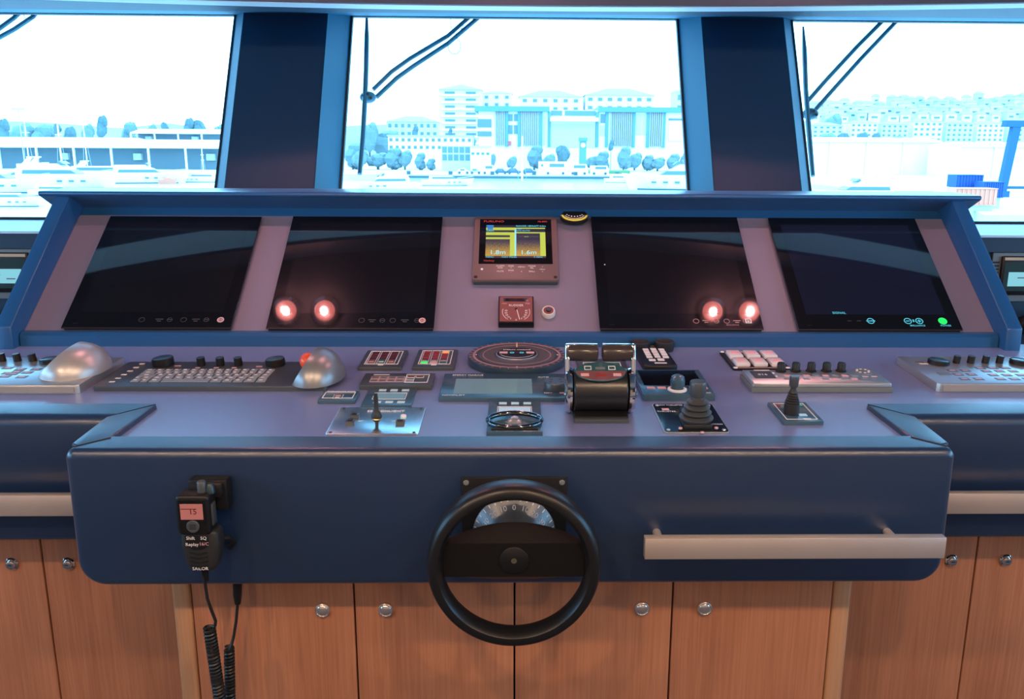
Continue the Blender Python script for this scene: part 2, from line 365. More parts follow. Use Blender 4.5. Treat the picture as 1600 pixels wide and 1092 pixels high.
for s, nm in ((-1, 'wood-grain wing cabinet below the steel rail, nearest the radio handset side'), (1, 'wood-grain wing cabinet below the steel rail, on the grab-handle side')):
    wc = thing('wing_cabinet', nm, 'cabinet', (0, 1.93, 0))
    box(wc, 'body', min(s*.76, s*1.98), max(s*.76, s*1.98), .026, .40, .06, .70, WOODG)
    for a, b, kx in ((.78, 1.132, 1.071), (1.134, 1.98, 1.2055)):
        x0, x1 = sorted((s*a, s*b))
        d = box(wc, 'door', x0+.001, x1-.001, 0, .022, .07, .675, WOOD, .0012, 1)
        k = lathe(d, 'door_lock', [(.0155, 0), (.016, .004), (.013, .007), (.012, .0045), (.010, .0115), (.008, .0125), (0, .0125)], CHROME, (s*kx-(x0+x1)/2, -.011, .576-.3725), 24, (pi/2, 0, 0))
        box(k, 'keyway', -.0045, .0045, -.0012, .0012, .0120, .0130, BLACK)
    box(wc, 'top_strip', min(s*.76, s*1.98), max(s*.76, s*1.98), -.002, .02, .678, .690, WOODP)
# ---- rails
def rail(name, label, x0, x1, Yf, z0, z1, posts, Yb, depth=.02):
    r = thing(name, label, 'rail', ((x0+x1)/2, Yf, (z0+z1)/2))
    w = (x1-x0)/2; h = (z1-z0)/2
    box(r, 'bar', -w, w, 0, depth, -h, h, STEEL, .0015, 2)
    for px in posts:
        cyl(r, 'standoff', px-(x0+x1)/2, Yb-Yf+.001, 0, Yb-Yf-depth+.0, .0085, STEEL, n=20, rot=(pi/2, 0, 0))
    return r
rail('grab_rail', 'flat brushed steel grab rail on the desk front beside the steering wheel', .255, .850, 1.555, .768, .812, (.29, .765), 1.632)
rail('wing_rail', 'brushed steel rail on the wing front behind the radio handset', -1.98, -.91, 1.775, .765, .813, (-1.2, -1.7), 1.822)
rail('wing_rail', 'brushed steel rail on the wing front past the grab rail', .91, 1.98, 1.775, .765, .813, (1.2, 1.7), 1.822)

# ================================================================== MONITORS ON THE SLOPED PANEL
GLASSM = mat('smoked_display_glass', (.006, .006, .008), .03, spec=.7, coat=.10); GLASSM.node_tree.nodes['Principled BSDF'].inputs['Coat Roughness'].default_value = .20
ICONG = mat('faint_icon_print', (.045, .045, .05), .5)
ICONR = mat('pale_icon_print', (.42, .22, .22), .5)
BEZEL = mat('display_edge', (.05, .035, .035), .35)
def monitor(label, x0, x1, y0, y1, lit=0, power=WHITE):
    cx, cy = (x0+x1)/2, (y0+y1)/2; w, h = (x1-x0)/2, (y1-y0)/2
    t = slope('marine_display', label, 'monitor', cx, cy)
    box(t, 'housing', -w+.003, w-.003, -h+.003, h-.003, .0005, .012, BEZEL, .001, 1)
    box(t, 'glass', -w, w, -h, h, .0125, .0165, BGLOSS, .0006, 1)
    box(t, 'screen', -w+.034, w-.034, -h+.058, h-.034, .0163, .0168, GLASSM)
    box(t, 'lower_edge', -w, w, -h-.001, -h+.0006, .0128, .0162, BEZEL)
    z = .0169; yb = -h+.030
    for i in range(4): cyl(t, 'indicator', -w+.03+.004*i, -h+.016, z-.0004, z+.0002, .0008, ICONG, n=8)
    return t, w, h, z, yb
def ringmark(t, name, x, y, z, r, m, wd=.0016):
    return lathe(t, name, [(r, z-.0003), (r, z+.0003), (r-wd, z+.0003), (r-wd, z-.0003), (r, z-.0003)], m, (x, y, 0), 20, cap=False)
def monitor_icons(t, w, h, z, yb, m, xs):
    for i, x in enumerate(xs):
        if i % 3 == 0: ringmark(t, 'touch_icon', x, yb, z, .009, m)
        elif i % 3 == 1: mark(t, 'touch_icon', x, yb+.002, .022, .003, z, m); mark(t, 'touch_icon', x, yb-.005, .012, .003, z, m)
        else: ringmark(t, 'touch_icon', x, yb, z, .008, m); mark(t, 'touch_icon', x+.0, yb, .010, .002, z, m)
m1 = monitor('switched-off black display at the far end, above the silver keypad with palm dome', -1.2975, -.8155, -.002, .472)
monitor_icons(*m1, ICONG, (-.02, .03, .06, .10, .135, .165))
m2 = monitor('switched-off black display beside the echo sounder, toward the radio handset', -.715, -.234, -.003, .475)
monitor_icons(*m2, ICONG, (.03, .06, .09, .12, .155, .19))
m3 = monitor('switched-off black display just past the yellow clinometer', .246, .723, -.003, .480)
monitor_icons(*m3, ICONR, (.045, .075, .105, .135, .165, .19))
m4 = monitor('black display with the green lit power button', .825, 1.308, -.004, .478)
for M_ in (m1, m2):
    t, w, h, z, yb = M_
    cyl(t, 'power_button', w-.035, yb, z-.0003, z+.0006, .010, PINKP, n=20)
    mark(t, 'power_symbol', w-.035, yb+.001, .0016, .008, z+.0008, BLACK)
    ringmark(t, 'power_symbol', w-.035, yb, z+.0006, .0055, BLACK, .0014)
t, w, h, z, yb = m3
outline(t, 'power_button', w-.049, w-.031, yb-.008, yb+.009, z, .003, WHITE); mark(t, 'power_symbol', w-.040, yb, .006, .005, z, WHITE)
text(t, 'lettering', 'BRILLIANCE', .150, yb-.015, z, .007, ICONR)
cyl(t, 'light_sensor', -w+.031, .02, z, z+.0006, .002, WHITE, n=10)
t, w, h, z, yb = m4
for c_ in t.children:
    if c_.name.startswith('screen'): c_.data = c_.data.copy(); c_.data.materials[0] = mat('standby_display_glass', (.006, .006, .010), .03, spec=.7, emit=(.10, .16, .55), es=.022)
cyl(t, 'power_button', w-.050, yb+.003, z-.0003, z+.0006, .013, GREENL, n=24)
text(t, 'lettering', 'POWER', w-.046, yb-.015, z, .009, CYANL)
for x in (.088, .122): ringmark(t, 'touch_icon', x, yb+.003, z, .0115, CYANL, .0026)
mark(t, 'touch_icon', .088, yb+.003, .011, .0026, z, CYANL); mark(t, 'touch_icon', .122, yb+.003, .011, .0026, z, CYANL); mark(t, 'touch_icon', .122, yb+.003, .0026, .011, z, CYANL)
mark(t, 'touch_icon', .105, yb+.004, .004, .009, z, CYANL)
text(t, 'lettering', 'BRILLIANCE', .112, yb-.015, z, .0085, CYANL)
ringmark(t, 'touch_icon', -.022, yb+.003, z, .011, CYANL, .0026); mark(t, 'touch_icon', -.022, yb+.003, .026, .003, z, CYANL)
text(t, 'lettering', 'SIGNAL', -.108, -h+.064, z+.0004, .012, CYANL)
for i in range(3): mark(t, 'touch_icon', -.085+.028*i, yb+.003, .012, .002, z, ICONG)

# ---- echo sounder
t = slope('echo_sounder', 'lit echo sounder display with yellow depth trace above the dial', 'instrument', .002, .330)
DRED = mat('reddish_grey_casing', (.165, .10, .10), .42)
w, h = .132, .143
prism(t, 'casing', rrect(-w, w, -h, h, .012), .001, .022, DRED, .004, 2, topbev=True)
box(t, 'bottom_edge', -w+.004, w-.004, -h-.002, -h+.004, .002, .014, DGREY, .001)
box(t, 'screen_bezel', -.114, .114, -.075, .128, .0216, .0226, BGLOSS)
YEL = emis('screen_yellow', (.52, .62, .06), 1.0); NVY = emis('screen_navy', (.002, .012, .035), 1); CYT = emis('screen_cyan', (.10, .62, .85), .95); REDT = mat('red_print', (.55, .05, .04), .5)
BLUT = emis('screen_blue', (.02, .25, .75), .9); LCY = emis('screen_pale_cyan', (.30, .85, 1), 1)
def noise_emis(name, ca, cb, scale):
    m = emis(name, ca, 1); n = m.node_tree.nodes; l = m.node_tree.links; b = n['Principled BSDF']
    t_ = n.new('ShaderNodeTexCoord'); mp_ = n.new('ShaderNodeMapping'); mp_.inputs['Scale'].default_value = (1.6, .8, 1)
    z_ = n.new('ShaderNodeTexNoise'); z_.inputs['Scale'].default_value = scale; z_.inputs['Detail'].default_value = 3
    sx = n.new('ShaderNodeSeparateXYZ'); ad = n.new('ShaderNodeMath'); ad.operation = 'MULTIPLY_ADD'; ad.inputs[1].default_value = -5.5
    r = n.new('ShaderNodeValToRGB'); r.color_ramp.elements[0].position = .40; r.color_ramp.elements[0].color = (*ca, 1); r.color_ramp.elements[1].position = .62; r.color_ramp.elements[1].color = (*cb, 1)
    l.new(t_.outputs['Object'], mp_.inputs[0]); l.new(mp_.outputs[0], z_.inputs['Vector']); l.new(t_.outputs['Object'], sx.inputs[0])
    l.new(sx.outputs['Y'], ad.inputs[0]); l.new(z_.outputs[0], ad.inputs[2]); l.new(ad.outputs[0], r.inputs[0]); l.new(r.outputs[0], b.inputs['Emission Color']); return m
TRACE = noise_emis('echo_trace', (.012, .018, .05), (.50, .30, .03), 420)
z = .0227
def scr(name, x0, x1, y0, y1, m, dz=0): return box(t, name, x0, x1, y0, y1, z+dz-.0002, z+dz+.0002, m)
scr('screen', -.094, .094, -.049, .099, NVY)
scr('echo_band', -.094, .0, .076, .088, YEL, .0004); scr('echo_band', .002, .094, .083, .0875, YEL, .0004)
scr('echo_band', -.094, .0, .053, .066, YEL, .0004); scr('echo_band', .002, .094, .062, .067, YEL, .0004)
scr('echo_band', -.094, -.018, .034, .043, YEL, .0004)
scr('echo_trace', -.094, -.018, -.041, .034, TRACE, .0004); scr('echo_trace', .002, .077, -.041, .030, TRACE, .0004)
scr('depth_scale', -.018, -.003, -.041, .053, YEL, .0004); scr('depth_scale', .077, .094, -.041, .062, YEL, .0004)
scr('divider', -.003, .002, -.041, .086, LCY, .0004)
scr('status_block', -.093, -.070, .091, .099, BLUT, .0004); scr('status_block', -.090, -.072, .077, .087, BLUT, .0008)
text(t, 'screen_lettering', 'GAIN', -.081, .0725, z+.0008, .010, CYT); text(t, 'screen_lettering', 'RANGE 10', .024, .095, z+.0008, .010, CYT)
text(t, 'screen_lettering', 'DRAFT 0.0m', .070, .095, z+.0008, .010, CYT); text(t, 'screen_lettering', '50kHz AUTO', .020, .0735, z+.0008, .009, CYT); text(t, 'screen_lettering', 'NAV', .012, .081, z+.0010, .008, CYT)
text(t, 'screen_lettering', '1.8m', -.056, -.026, z+.0010, .026, LCY); text(t, 'screen_lettering', '1.6m', .040, -.026, z+.0010, .026, LCY)
text(t, 'screen_lettering', 'MENU', -.080, -.046, z+.0008, .009, CYT); text(t, 'screen_lettering', 'NAV Mode', -.020, -.046, z+.0008, .010, CYT); text(t, 'screen_lettering', '0 300m', .070, -.046, z+.0008, .009, CYT)
for k in range(14): scr('echo_fleck', .010+.0045*k, .013+.0045*k, .045, .0475, YEL if k in (4, 5, 6) else DRED, .0006)
text(t, 'lettering', 'FURUNO', -.070, .1165, z+.0004, .013, REDT, wide=1.25); text(t, 'lettering', 'FE-800', .086, .1165, z+.0004, .010, REDT, wide=1.1); text(t, 'lettering', 'Hotkey', -.082, -.062, z+.0004, .011, REDT)
for x, a, b in ((-.047, 'ALARM\nACK', 'MUTE'), (-.014, 'RNG\n+', 'RNG\n-'), (.018, 'MENU', 'o'), (.050, 'MODE\nSEL', 'BRILL'), (.082, '^', 'v')):
    text(t, 'key_lettering', a, x, -.088, .0222, .008, WHITE); text(t, 'key_lettering', b, x, -.107, .0222, .008, WHITE)
text(t, 'key_lettering', 'MENU', .082, -.098, .0222, .006, WHITE)
cyl(t, 'power_key', -.103, -.098, .0218, .0228, .004, WHITE, n=14)
for x in (-.121, .121): cyl(t, 'corner_screw', x, -.131, .0216, .0224, .006, BLACK, n=14)
# ---- dial gauge, dimmer knob, clinometer
t = slope('dial_gauge', 'small square red-lit dial gauge under the echo sounder', 'gauge', .0035, .066)
DIALM = mat('red_dial_face', (.20, .055, .05), .5)
box(t, 'case', -.052, .052, -.053, .053, .0005, .0235, BLACK, .002)
box(t, 'dial_face', -.048, .048, -.0485, .049, .0232, .0245, DIALM); box(t, 'display_strip', -.038, .036, .030, .043, .0243, .0248, BGLOSS)
z = .0249
for s in (-1, 1):
    tube(t, 'scale_arc', [(s*.040*sin(radians(a)), -.012+.036*cos(radians(a)), z) for a in range(72, 150, 8)], .0014, PINKP, 5)
    for k in range(5):
        a = radians(80+17*k); text(t, 'numeral', str(40-10*k) if k < 4 else '5', s*.030*sin(a), -.012+.030*cos(a), z, .0085, WHITE)
text(t, 'numeral', '0', 0, -.043, z, .0085, WHITE); text(t, 'lettering', 'RUDDER', .0, .014, z, .011, WHITE); text(t, 'lettering', 'PORT', -.034, .021, z, .006, PINKP); text(t, 'lettering', 'STBD', .034, .021, z, .006, PINKP)
nd = box(t, 'needle', -.001, .001, -.042, .004, .0250, .0258, WHITE); nd.rotation_euler = (0, 0, radians(12)); nd.location = (.0055, -.019, .0254)
cyl(t, 'needle_hub', 0, 0, .0245, .0262, .004, BLACK, n=14)
t = slope('dimmer_knob', 'small round dimmer knob beside the square dial gauge', 'knob', .099, .069)
lathe(t, 'skirt', [(.0205, .0005), (.0205, .010), (.0185, .016), (.0165, .0168), (.0150, .0160)], mat('pale_knob_ring', (.72, .66, .64), .35), n=28, cap=False)
lathe(t, 'dial', [(.0150, .0150), (.0148, .0160), (0, .0160)], DIALM, n=28, cap=False); cyl(t, 'cap', 0, .001, .0158, .0215, .0075, mat('navy_knob_cap', (.01, .02, .06), .35), n=20, bev=.001)
t = slope('clinometer', 'curved clinometer with yellow liquid tube at the hood edge', 'gauge', .1915, .466)
t.location = inframe(SO, SA, .1915, .462, .018); t.rotation_euler = (SA+radians(12), 0, 0)
pts_ = [(-.046, .006)] + [(.046*cos(radians(a)), .004+.024*sin(radians(a))) for a in range(180, 361, 12)] + [(.046, .006), (.034, .022), (-.034, .022)]
prism(t, 'backplate', pts_, .0005, .016, BLACK, .001)
YLW = mat('yellow_tube', (.80, .72, .10), .2)
tube(t, 'liquid_tube', [(.0385*cos(radians(a)), .006+.0205*sin(radians(a)), .0175) for a in range(184, 357, 8)], .0034, YLW, 8)
tube(t, 'scale_line', [(.031*cos(radians(a)), .008+.015*sin(radians(a)), .0168) for a in range(190, 351, 8)], .0010, WHITE, 5)
for k in range(7):
    a = radians(210+20*k); mark(t, 'tick', .028*cos(a), .014+.013*sin(a), .004, .003, .0168, WHITE)
for s in (-1, 1): bolt(t, s*.042, .006, .016, .003)

# ================================================================== DEVICES ON THE DESK
def plate_box(t, w, h, z1, m, r=0, z0=.0004, name='plate', bev=.0012):
    if r: return prism(t, name, rrect(-w, w, -h, h, r), z0, z1, m, bev, 2, topbev=True)
    return box(t, name, -w, w, -h, h, z0, z1, m, bev, 2)
def rect_from(pts, h):
    q = [T(x, y, h) for x, y in pts]; xs = [a for a, b in q]; ys = [b for a, b in q]
    x0 = (xs[0]+xs[3])/2; x1 = (xs[1]+xs[2])/2; y0 = (ys[0]+ys[1])/2; y1 = (ys[2]+ys[3])/2
    return (x0+x1)/2, (y0+y1)/2, (x1-x0)/2, (y1-y0)/2
# --- dark console keyboard with trackball
def hump(t, name, cx, cy, z, rx, ry, hz, cut_x, tilt, m):
    bm = bmesh.new(); n, k = 40, 12; rings = []
    for j in range(k):
        a = j/k*pi/2; c = cos(a)**.8; rings.append([bm.verts.new((rx*c*cos(2*pi*i/n), ry*c*sin(2*pi*i/n), hz*sin(a)**1.1)) for i in range(n)])
    top = bm.verts.new((0, 0, hz))
    for a, b in zip(rings, rings[1:]):
        for i in range(n): bm.faces.new((a[i], a[(i+1) % n], b[(i+1) % n], b[i]))
    for i in range(n): bm.faces.new((rings[-1][i], rings[-1][(i+1) % n], top))
    bm.faces.new(rings[0])
    nrm = Vector((-1, 0, tilt)).normalized()
    r = bmesh.ops.bisect_plane(bm, geom=bm.verts[:]+bm.edges[:]+bm.faces[:], plane_co=(cut_x, 0, 0), plane_no=nrm, clear_outer=True)
    ed = [e for e in r['geom_cut'] if isinstance(e, bmesh.types.BMEdge)]
    try: bmesh.ops.contextual_create(bm, geom=ed)
    except Exception: pass
    return fin(bm, name, m, t, True, (cx, cy, z))
def slantknob(t, name, x, y, z, r, h, slant, m, capm):
    o = cyl(t, name, x, y, z, z+h, r, m, n=28, bev=r*.08)
    c = lathe(o, 'knob_cap', [(r*.93, 0), (r*.90, .0006), (0, .0006)], capm, (0, 0, h), 28)
    o.rotation_euler = (0, slant, 0); return o
cx, cy, w, h = rect_from([(145, 603), (507, 605), (537, 567), (203, 563)], .012)
t = desk('trackball_keyboard', 'dark control keyboard with full key rows and orange trackball dome', 'keyboard', cx, cy)
plate_box(t, w, h, .012, DGREY, .012)
rows = [14, 14, 13, 13]
def KT(px, py, hh=.013): a, b = T(px, py, hh); return a-cx, b-cy
(kx0, ky0) = KT(203, 597); (kx1, ky1) = KT(432, 577); kx1b = KT(415, 597)[0]; kx0 = (kx0+KT(228, 577)[0])/2; kx1 = (kx1+kx1b)/2
rh = (ky1-ky0)/5
for r in range(5):
    yy = ky0+rh*(r+.5)
    if r == 0:
        spans = [(0, .07), (.075, .13), (.135, .22), (.225, .58), (.585, .67), (.675, .75), (.755, .83), (.835, .92), (.925, 1)]
    else:
        n = 14 if r > 2 else 12; first = (.085, .11, .14, .055)[4-r]
        spans = [(0, first-.005)] + [(first+(1-first)*i/n, first+(1-first)*(i+1)/n-.005) for i in range(n)]
    for a, b in spans:
        xa, xb = kx0+(kx1-kx0)*a, kx0+(kx1-kx0)*b
        k = box(t, 'key', xa+.0012, xb-.0012, yy-rh/2+.0012, yy+rh/2-.0012, .0120, .0146, KEYM, .0006, 1)
        if r or b-a < .2: mark(k, 'legend', -.002, .002, min(.010, (xb-xa)*.35), .004, .0016, WHITE)
for i in range(6):
    x, y = KT(175+(222-175)*i/5, 596-28*i/5); mark(t, 'button_mark', x, y, .013, .007, .0124, WHITE)
for px, py, s_ in ((278, 571, .016), (405, 572, .016), (309, 574, .012), (338, 574, .012), (366, 574, .012)):
    x, y = KT(px, py); mark(t, 'button_mark', x, y, s_, .005, .0124, PINKP)
for px, py, r_, h_ in ((256, 570, .027, .020), (431, 570, .025, .018)):
    x, y = KT(px, py, .012); slantknob(t, 'control_knob', x, y, .012, r_, h_, -.09, BLACK, DGREYSKY)
for px in (315, 345, 373):
    x, y = KT(px, 571, .012); slantknob(t, 'control_knob', x, y, .012, .0105, .022, -.05, BLACK, DGREYSKY)
x, y = KT(496, 588, .012)
hump(t, 'palm_dome', x, y, .0115, .068, .095, .070, -.047, .62, mat('satin_dome', (.30, .30, .30), .36, .6))
lathe(t, 'trackball', [(0, -.022)]+[(.022*sin(radians(a)), -.022*cos(radians(a))) for a in range(15, 180, 15)]+[(0, .022)], mat('red_trackball', (.55, .05, .03), .15, emit=(1, .15, .05), es=.22), (x-.028, y+.032, .042), 24, cap=False)
# --- silver keyboard with palm dome at the desk end
FLATK = mat('pale_membrane', (.40, .44, .46), .3, .3)
KEYD = mat('flat_key_dark', (.10, .09, .10), .4)
t = desk('membrane_keyboard', 'thick silver keypad with swept palm dome at the desk end', 'keyboard', -1.20, -.305)
prism(t, 'case', [(-.26, -.119), (.152, -.119), (.160, -.112), (.165, .119), (-.26, .119)], .0004, .022, SATIN, .003, 2, topbev=True)
box(t, 'front_strip', -.26, .150, -.121, -.1185, .003, .018, mat('grey_front_strip', (.30, .28, .27), .4), 0)
mk = [(12, 583), (12, 575), (32, 577), (57, 577), (8, 588), (20, 584), (26, 581), (43, 582), (34, 589), (-15, 583), (-10, 590), (-20, 577), (-28, 589)]
for px, py in mk:
    x, y = T(px, py, .022); x += 1.20; y += .305
    k = box(t, 'key', x-.013, x+.013, y-.009, y+.009, .0215, .0228, KEYD, .0005, 1); mark(k, 'legend', 0, 0, .014, .006, .0008, PINKP)
for px in (4, 28, 52):
    x, y = T(px, 564, .022); slantknob(t, 'control_knob', x+1.20, y+.305, .0215, .0095, .020, -.12, BLACK, DGREYSKY)
x, y = T(78, 566, .022); slantknob(t, 'control_knob', x+1.20, y+.305, .0215, .024, .011, -.05, BLACK, DGREYSKY)
x, y = T(118, 577, .022); hump(t, 'palm_dome', x+1.20, y+.305, .0215, .082, .098, .066, -.058, .95, mat('pale_satin_dome', (.48, .46, .45), .36, .5))
# --- silver keypad at the other end
t = desk('membrane_keyboard', 'wide silver keypad with four upright knobs and no dome', 'keyboard', 1.27, -.289)
prism(t, 'case', [(-.228, -.118), (.32, -.118), (.32, .118), (-.234, .118), (-.234, -.112)], .0004, .022, SATIN, .003, 2, topbev=True)
box(t, 'front_strip', -.22, .32, -.120, -.1175, .003, .018, MATS['grey_front_strip'])
for px, py in [(1488, 579), (1508, 579), (1497, 585), (1518, 585), (1507, 592), (1529, 592), (1531, 575), (1551, 575), (1571, 575), (1541, 580), (1562, 580), (1583, 580), (1552, 586), (1573, 586), (1595, 586), (1563, 592), (1585, 592), (1606, 592)]:
    x, y = T(px, py, .022); x -= 1.27; y += .289
    k = box(t, 'key', x-.012, x+.012, y-.009, y+.009, .0215, .0228, KEYD, .0005, 1); mark(k, 'legend', 0, 0, .014, .006, .0008, PINKP)
x, y = T(1475, 584, .022); mark(t, 'label_panel', x-1.27, y+.289, .032, .022, .0222, MIDGREY)
x, y = T(1437, 566, .022); mark(t, 'label_panel', x-1.27, y+.289, .022, .010, .0222, DRED); mark(t, 'label_panel', x-1.265, y+.276, .022, .006, .0222, WHITE)
for px in (1494, 1516, 1539, 1561):
    x, y = T(px, 567, .022); slantknob(t, 'control_knob', x-1.27, y+.289, .0215, .0090, .020, .10, BLACK, DGREYSKY)
for px, py in ((1466, 568), (1594, 568)):
    x, y = T(px, py, .022); slantknob(t, 'control_knob', x-1.27, y+.289, .0215, .027, .011, .07, BLACK, DGREYSKY)
# --- two alarm panels
def alarm(label, pts, lit):
    cx, cy, w, h = rect_from(pts, .009)
    t = desk('alarm_panel', label, 'control panel', cx, cy)
    plate_box(t, w, h, .009, DGREY, .003)
    outline(t, 'white_border', -w+.012, w-.012, -h+.028, h-.010, .0092, .0022, WHITE)
    cwid = (2*w-.038)/3
    for c in range(3):
        xa = -w+.018+c*(cwid+.001); xb = xa+cwid-.005
        outline(t, 'column_frame', xa-.001, xb+.001, -h+.032, h-.014, .0092, .0012, WHITE)
        for r in range(3):
            y1 = h-.018-r*.026; m = (REDP if lit else DREDP)
            if lit and r == 0 and c == 2: m = ORANGEL
            box(t, 'alarm_cell', xa+.001, xb-.001, y1-.020, y1, .009, .0098, m, .0003, 1)
        y1 = h-.018-3*.026
        if lit: m = (GREENL, PINKP, GREENP)[c]; box(t, 'alarm_cell', xa+.001, xb-.001, -h+.034, -h+.052, .009, .0100, m, .0003, 1); mark(t, 'cell_caption', (xa+xb)/2, -h+.059, cwid*.6, .006, .0096, PINKP)
        else:
            box(t, 'alarm_cell', xa+.001, xb-.001, -h+.035, y1, .009, .0098, DRED if c != 1 else GREENP, .0003, 1)
            mark(t, 'cell_caption', (xa+xb)/2, -h+.048, cwid*.5, .006, .0102, WHITE if c == 1 else PINKP)
    mark(t, 'maker_mark', 0, -h+.022, .014, .008, .0096, WHITE)
    return t
alarm('square alarm panel with unlit dark red cells', [(556, 574), (627, 574), (638, 547), (577, 547)], False)
alarm('square alarm panel with bright red cells and one green lit cell', [(641, 574), (708, 574), (717, 546), (657, 546)], True)
# --- wide button panel
cx, cy, w, h = rect_from([(560, 602), (674, 602), (680, 583), (572, 583)], .012)
t = desk('button_panel', 'wide dark panel of outlined buttons below the unlit alarm panel', 'control panel', cx, cy)
plate_box(t, w, h, .012, DGREY, .002)
for c in range(4):
    for r in range(2):
        xa = -w+.022+c*.021; ya = -h+.026+r*.023
        box(t, 'button', xa, xa+.018, ya, ya+.019, .0118, .0132, MIDGREY, .0004, 1); outline(t, 'button_border', xa-.001, xa+.019, ya-.001, ya+.020, .0126, .0018, PINKP); mark(t, 'legend', xa+.009, ya+.010, .010, .005, .0134, DRED)
for k, (xa, ya) in enumerate(((.022, .012), (.044, .012), (.022, -.008), (.022, -.024))):
    box(t, 'button', xa, xa+.018, ya, ya+.012, .0118, .0132, DREDP if k < 2 else MIDGREY, .0004, 1); outline(t, 'button_border', xa-.001, xa+.019, ya-.001, ya+.013, .0126, .0018, WHITE)
outline(t, 'white_border', .018, w-.012, -h+.022, h-.010, .0123, .002, WHITE); mark(t, 'legend', -.045, h-.013, .04, .003, .0123, WHITE)
# --- small single-button panel
cx, cy, w, h = rect_from([(494, 625), (554, 625), (563, 611), (507, 610)], .009)
t = desk('switch_panel', 'smallest dark plate with a single button and bracket-shaped lines', 'control panel', cx, cy)
plate_box(t, w, h, .009, DGREYSKY, .002)
outline(t, 'white_border', -w+.008, w-.008, -h+.013, h-.009, .0093, .0018, WHITE); text(t, 'lettering', 'EMERGENCY STOP', 0, h-.007, .0096, .008, WHITE)
box(t, 'button', -.010, .010, -h+.012, -h+.036, .0088, .0105, DGREY, .0005, 1); outline(t, 'button_border', -.011, .011, -h+.011, -h+.037, .0096, .0018, WHITE); mark(t, 'legend', 0, -h+.026, .012, .007, .0107, PINKP); mark(t, 'maker_mark', 0, -h+.013, .010, .006, .0107, WHITE)
# --- lcd unit between
cx, cy, w, h = rect_from([(560, 633), (642, 633), (652, 607), (580, 607)], .006)
t = desk('lcd_panel', 'sky-tinted grey control head with wide lcd window and six soft keys', 'control panel', cx, cy)
plate_box(t, w, h, .006, DGREYSKY, .002)
box(t, 'lcd_window', -.036, .036, -.016, .024, .0058, .0066, LCD); outline(t, 'lcd_frame', -.039, .039, -.020, .027, .0064, .0014, WHITE)
for c in range(3):
    for yy in (h-.014, -h+.020): box(t, 'soft_key', -.032+c*.0275, -.014+c*.0275, yy-.007, yy+.007, .0058, .0072, LCDW, .0006, 1)
# --- searchlight joystick plate
cx, cy, w, h = rect_from([(506, 678), (652, 678), (667, 636), (533, 636)], .004)
t = desk('searchlight_control', 'shiny steel plate with slim joystick and three square push buttons', 'control panel', cx, cy)
PLATEM = mat('polished_plate', (.74, .82, .84), .27, 1, bump=.04, bscale=30)
plate_box(t, w, h, .004, PLATEM, .006, bev=.0008)
text(t, 'lettering', 'SEARCHLIGHT', .010, h-.026, .0043, .013, WHITE)
text(t, 'lettering', 'LEFT', -.036, -.006, .0043, .006, WHITE); text(t, 'lettering', 'RIGHT', .040, -.006, .0043, .006, WHITE)
for x, y in ((-.054, .020), (-.056, -.020), (.053, -.020)):
    b = box(t, 'push_button', x-.0095, x+.0095, y-.0095, y+.0095, .0038, .0105, DGREY, .001, 2); box(b, 'button_cap', -.0055, .0055, -.0055, .0055, .0030, .0048, BLACK, .0006, 1)
cyl(t, 'indicator_lamp', .054, .022, .0038, .0080, .0065, WHITE, n=18, bev=.001)
for sx in (-1, 1):
    for sy in (-1, 1): cyl(t, 'screw', sx*(w-.010), sy*(h-.009), .0036, .0046, .0035, BLACK, n=12)
x, y = T(589, 665, .004); x -= cx; y -= cy
j = lathe(t, 'joystick', [(.0035, .004), (.004, .012), (.011, .020), (.012, .026), (.0085, .034), (.0055, .040), (.0050, .066), (.0042, .074), (.0045, .077), (0, .078)], RUBBER, (x, y, 0), 18)
lathe(t, 'joystick_ring', [(.0118, .0200), (.0128, .0215), (.0118, .023)], mat('brass_ring', (.5, .36, .2), .3, 1), (x, y, 0), 18, cap=False)
# --- round thruster dial
cx, cy = .0055, -.158
t = desk('round_dial_unit', 'large round dial unit with degree ring behind the wide lcd unit', 'instrument', cx, cy)
RB = .1325
lathe(t, 'base', [(RB-.002, .0004), (RB, .004), (RB, .019), (RB-.002, .021), (0, .021)], mat('blue_grey_rim', (.03, .05, .07), .28), n=64)
DISCM = mat('disc_grey', (.085, .075, .08), .45); RINGP = mat('ring_pink', (.42, .20, .22), .45)
def annulus(nm, r1, r0, z, m): return lathe(t, nm, [(r1, z-.0003), (r1, z+.0003), (r0, z+.0003), (r0, z-.0003), (r1, z-.0003)], m, n=64, cap=False)
annulus('degree_ring', .119, .113, .0214, RINGP); annulus('inner_face', .104, .060, .0214, DISCM); annulus('inner_ring', .0925, .090, .0218, RINGP)
for k in range(36):
    a = 2*pi*k/36; b = box(t, 'degree_tick', -.0015, .0015, -.004, .004, .0211, .0217, RINGP); b.location = (.1255*sin(a), .1255*cos(a), .0214); b.rotation_euler = (0, 0, -a)
lathe(t, 'centre_cap', [(.054, .0212), (.053, .026), (.050, .027), (0, .027)], BLACK, n=48); lathe(t, 'centre_rim', [(.056, .021), (.0565, .024), (.054, .0255), (.053, .024)], SATIN, n=48, cap=False)
text(t, 'lettering', 'SPERRY MARINE', .0, .028, .0274, .0105, WHITE)
for s in (-1, 1):
    box(t, 'lit_button', s*.036-.011, s*.036+.011, -.008, .008, .0268, .0285, PINKP, .0006, 1); ringmark(t, 'touch_icon', s*.013, 0, .0274, .006, CYANL, .002)
mark(t, 'legend', 0, .002, .006, .006, .0274, DREDP); tube(t, 'centre_arc', [(.047*cos(radians(a)), .047*sin(radians(a)), .0272) for a in range(200, 341, 10)], .0006, WHITE, 4)
box(t, 'heading_mark', -.0018, .0018, .075, .112, .0216, .0224, mat('cream_mark', (.8, .6, .4), .4))
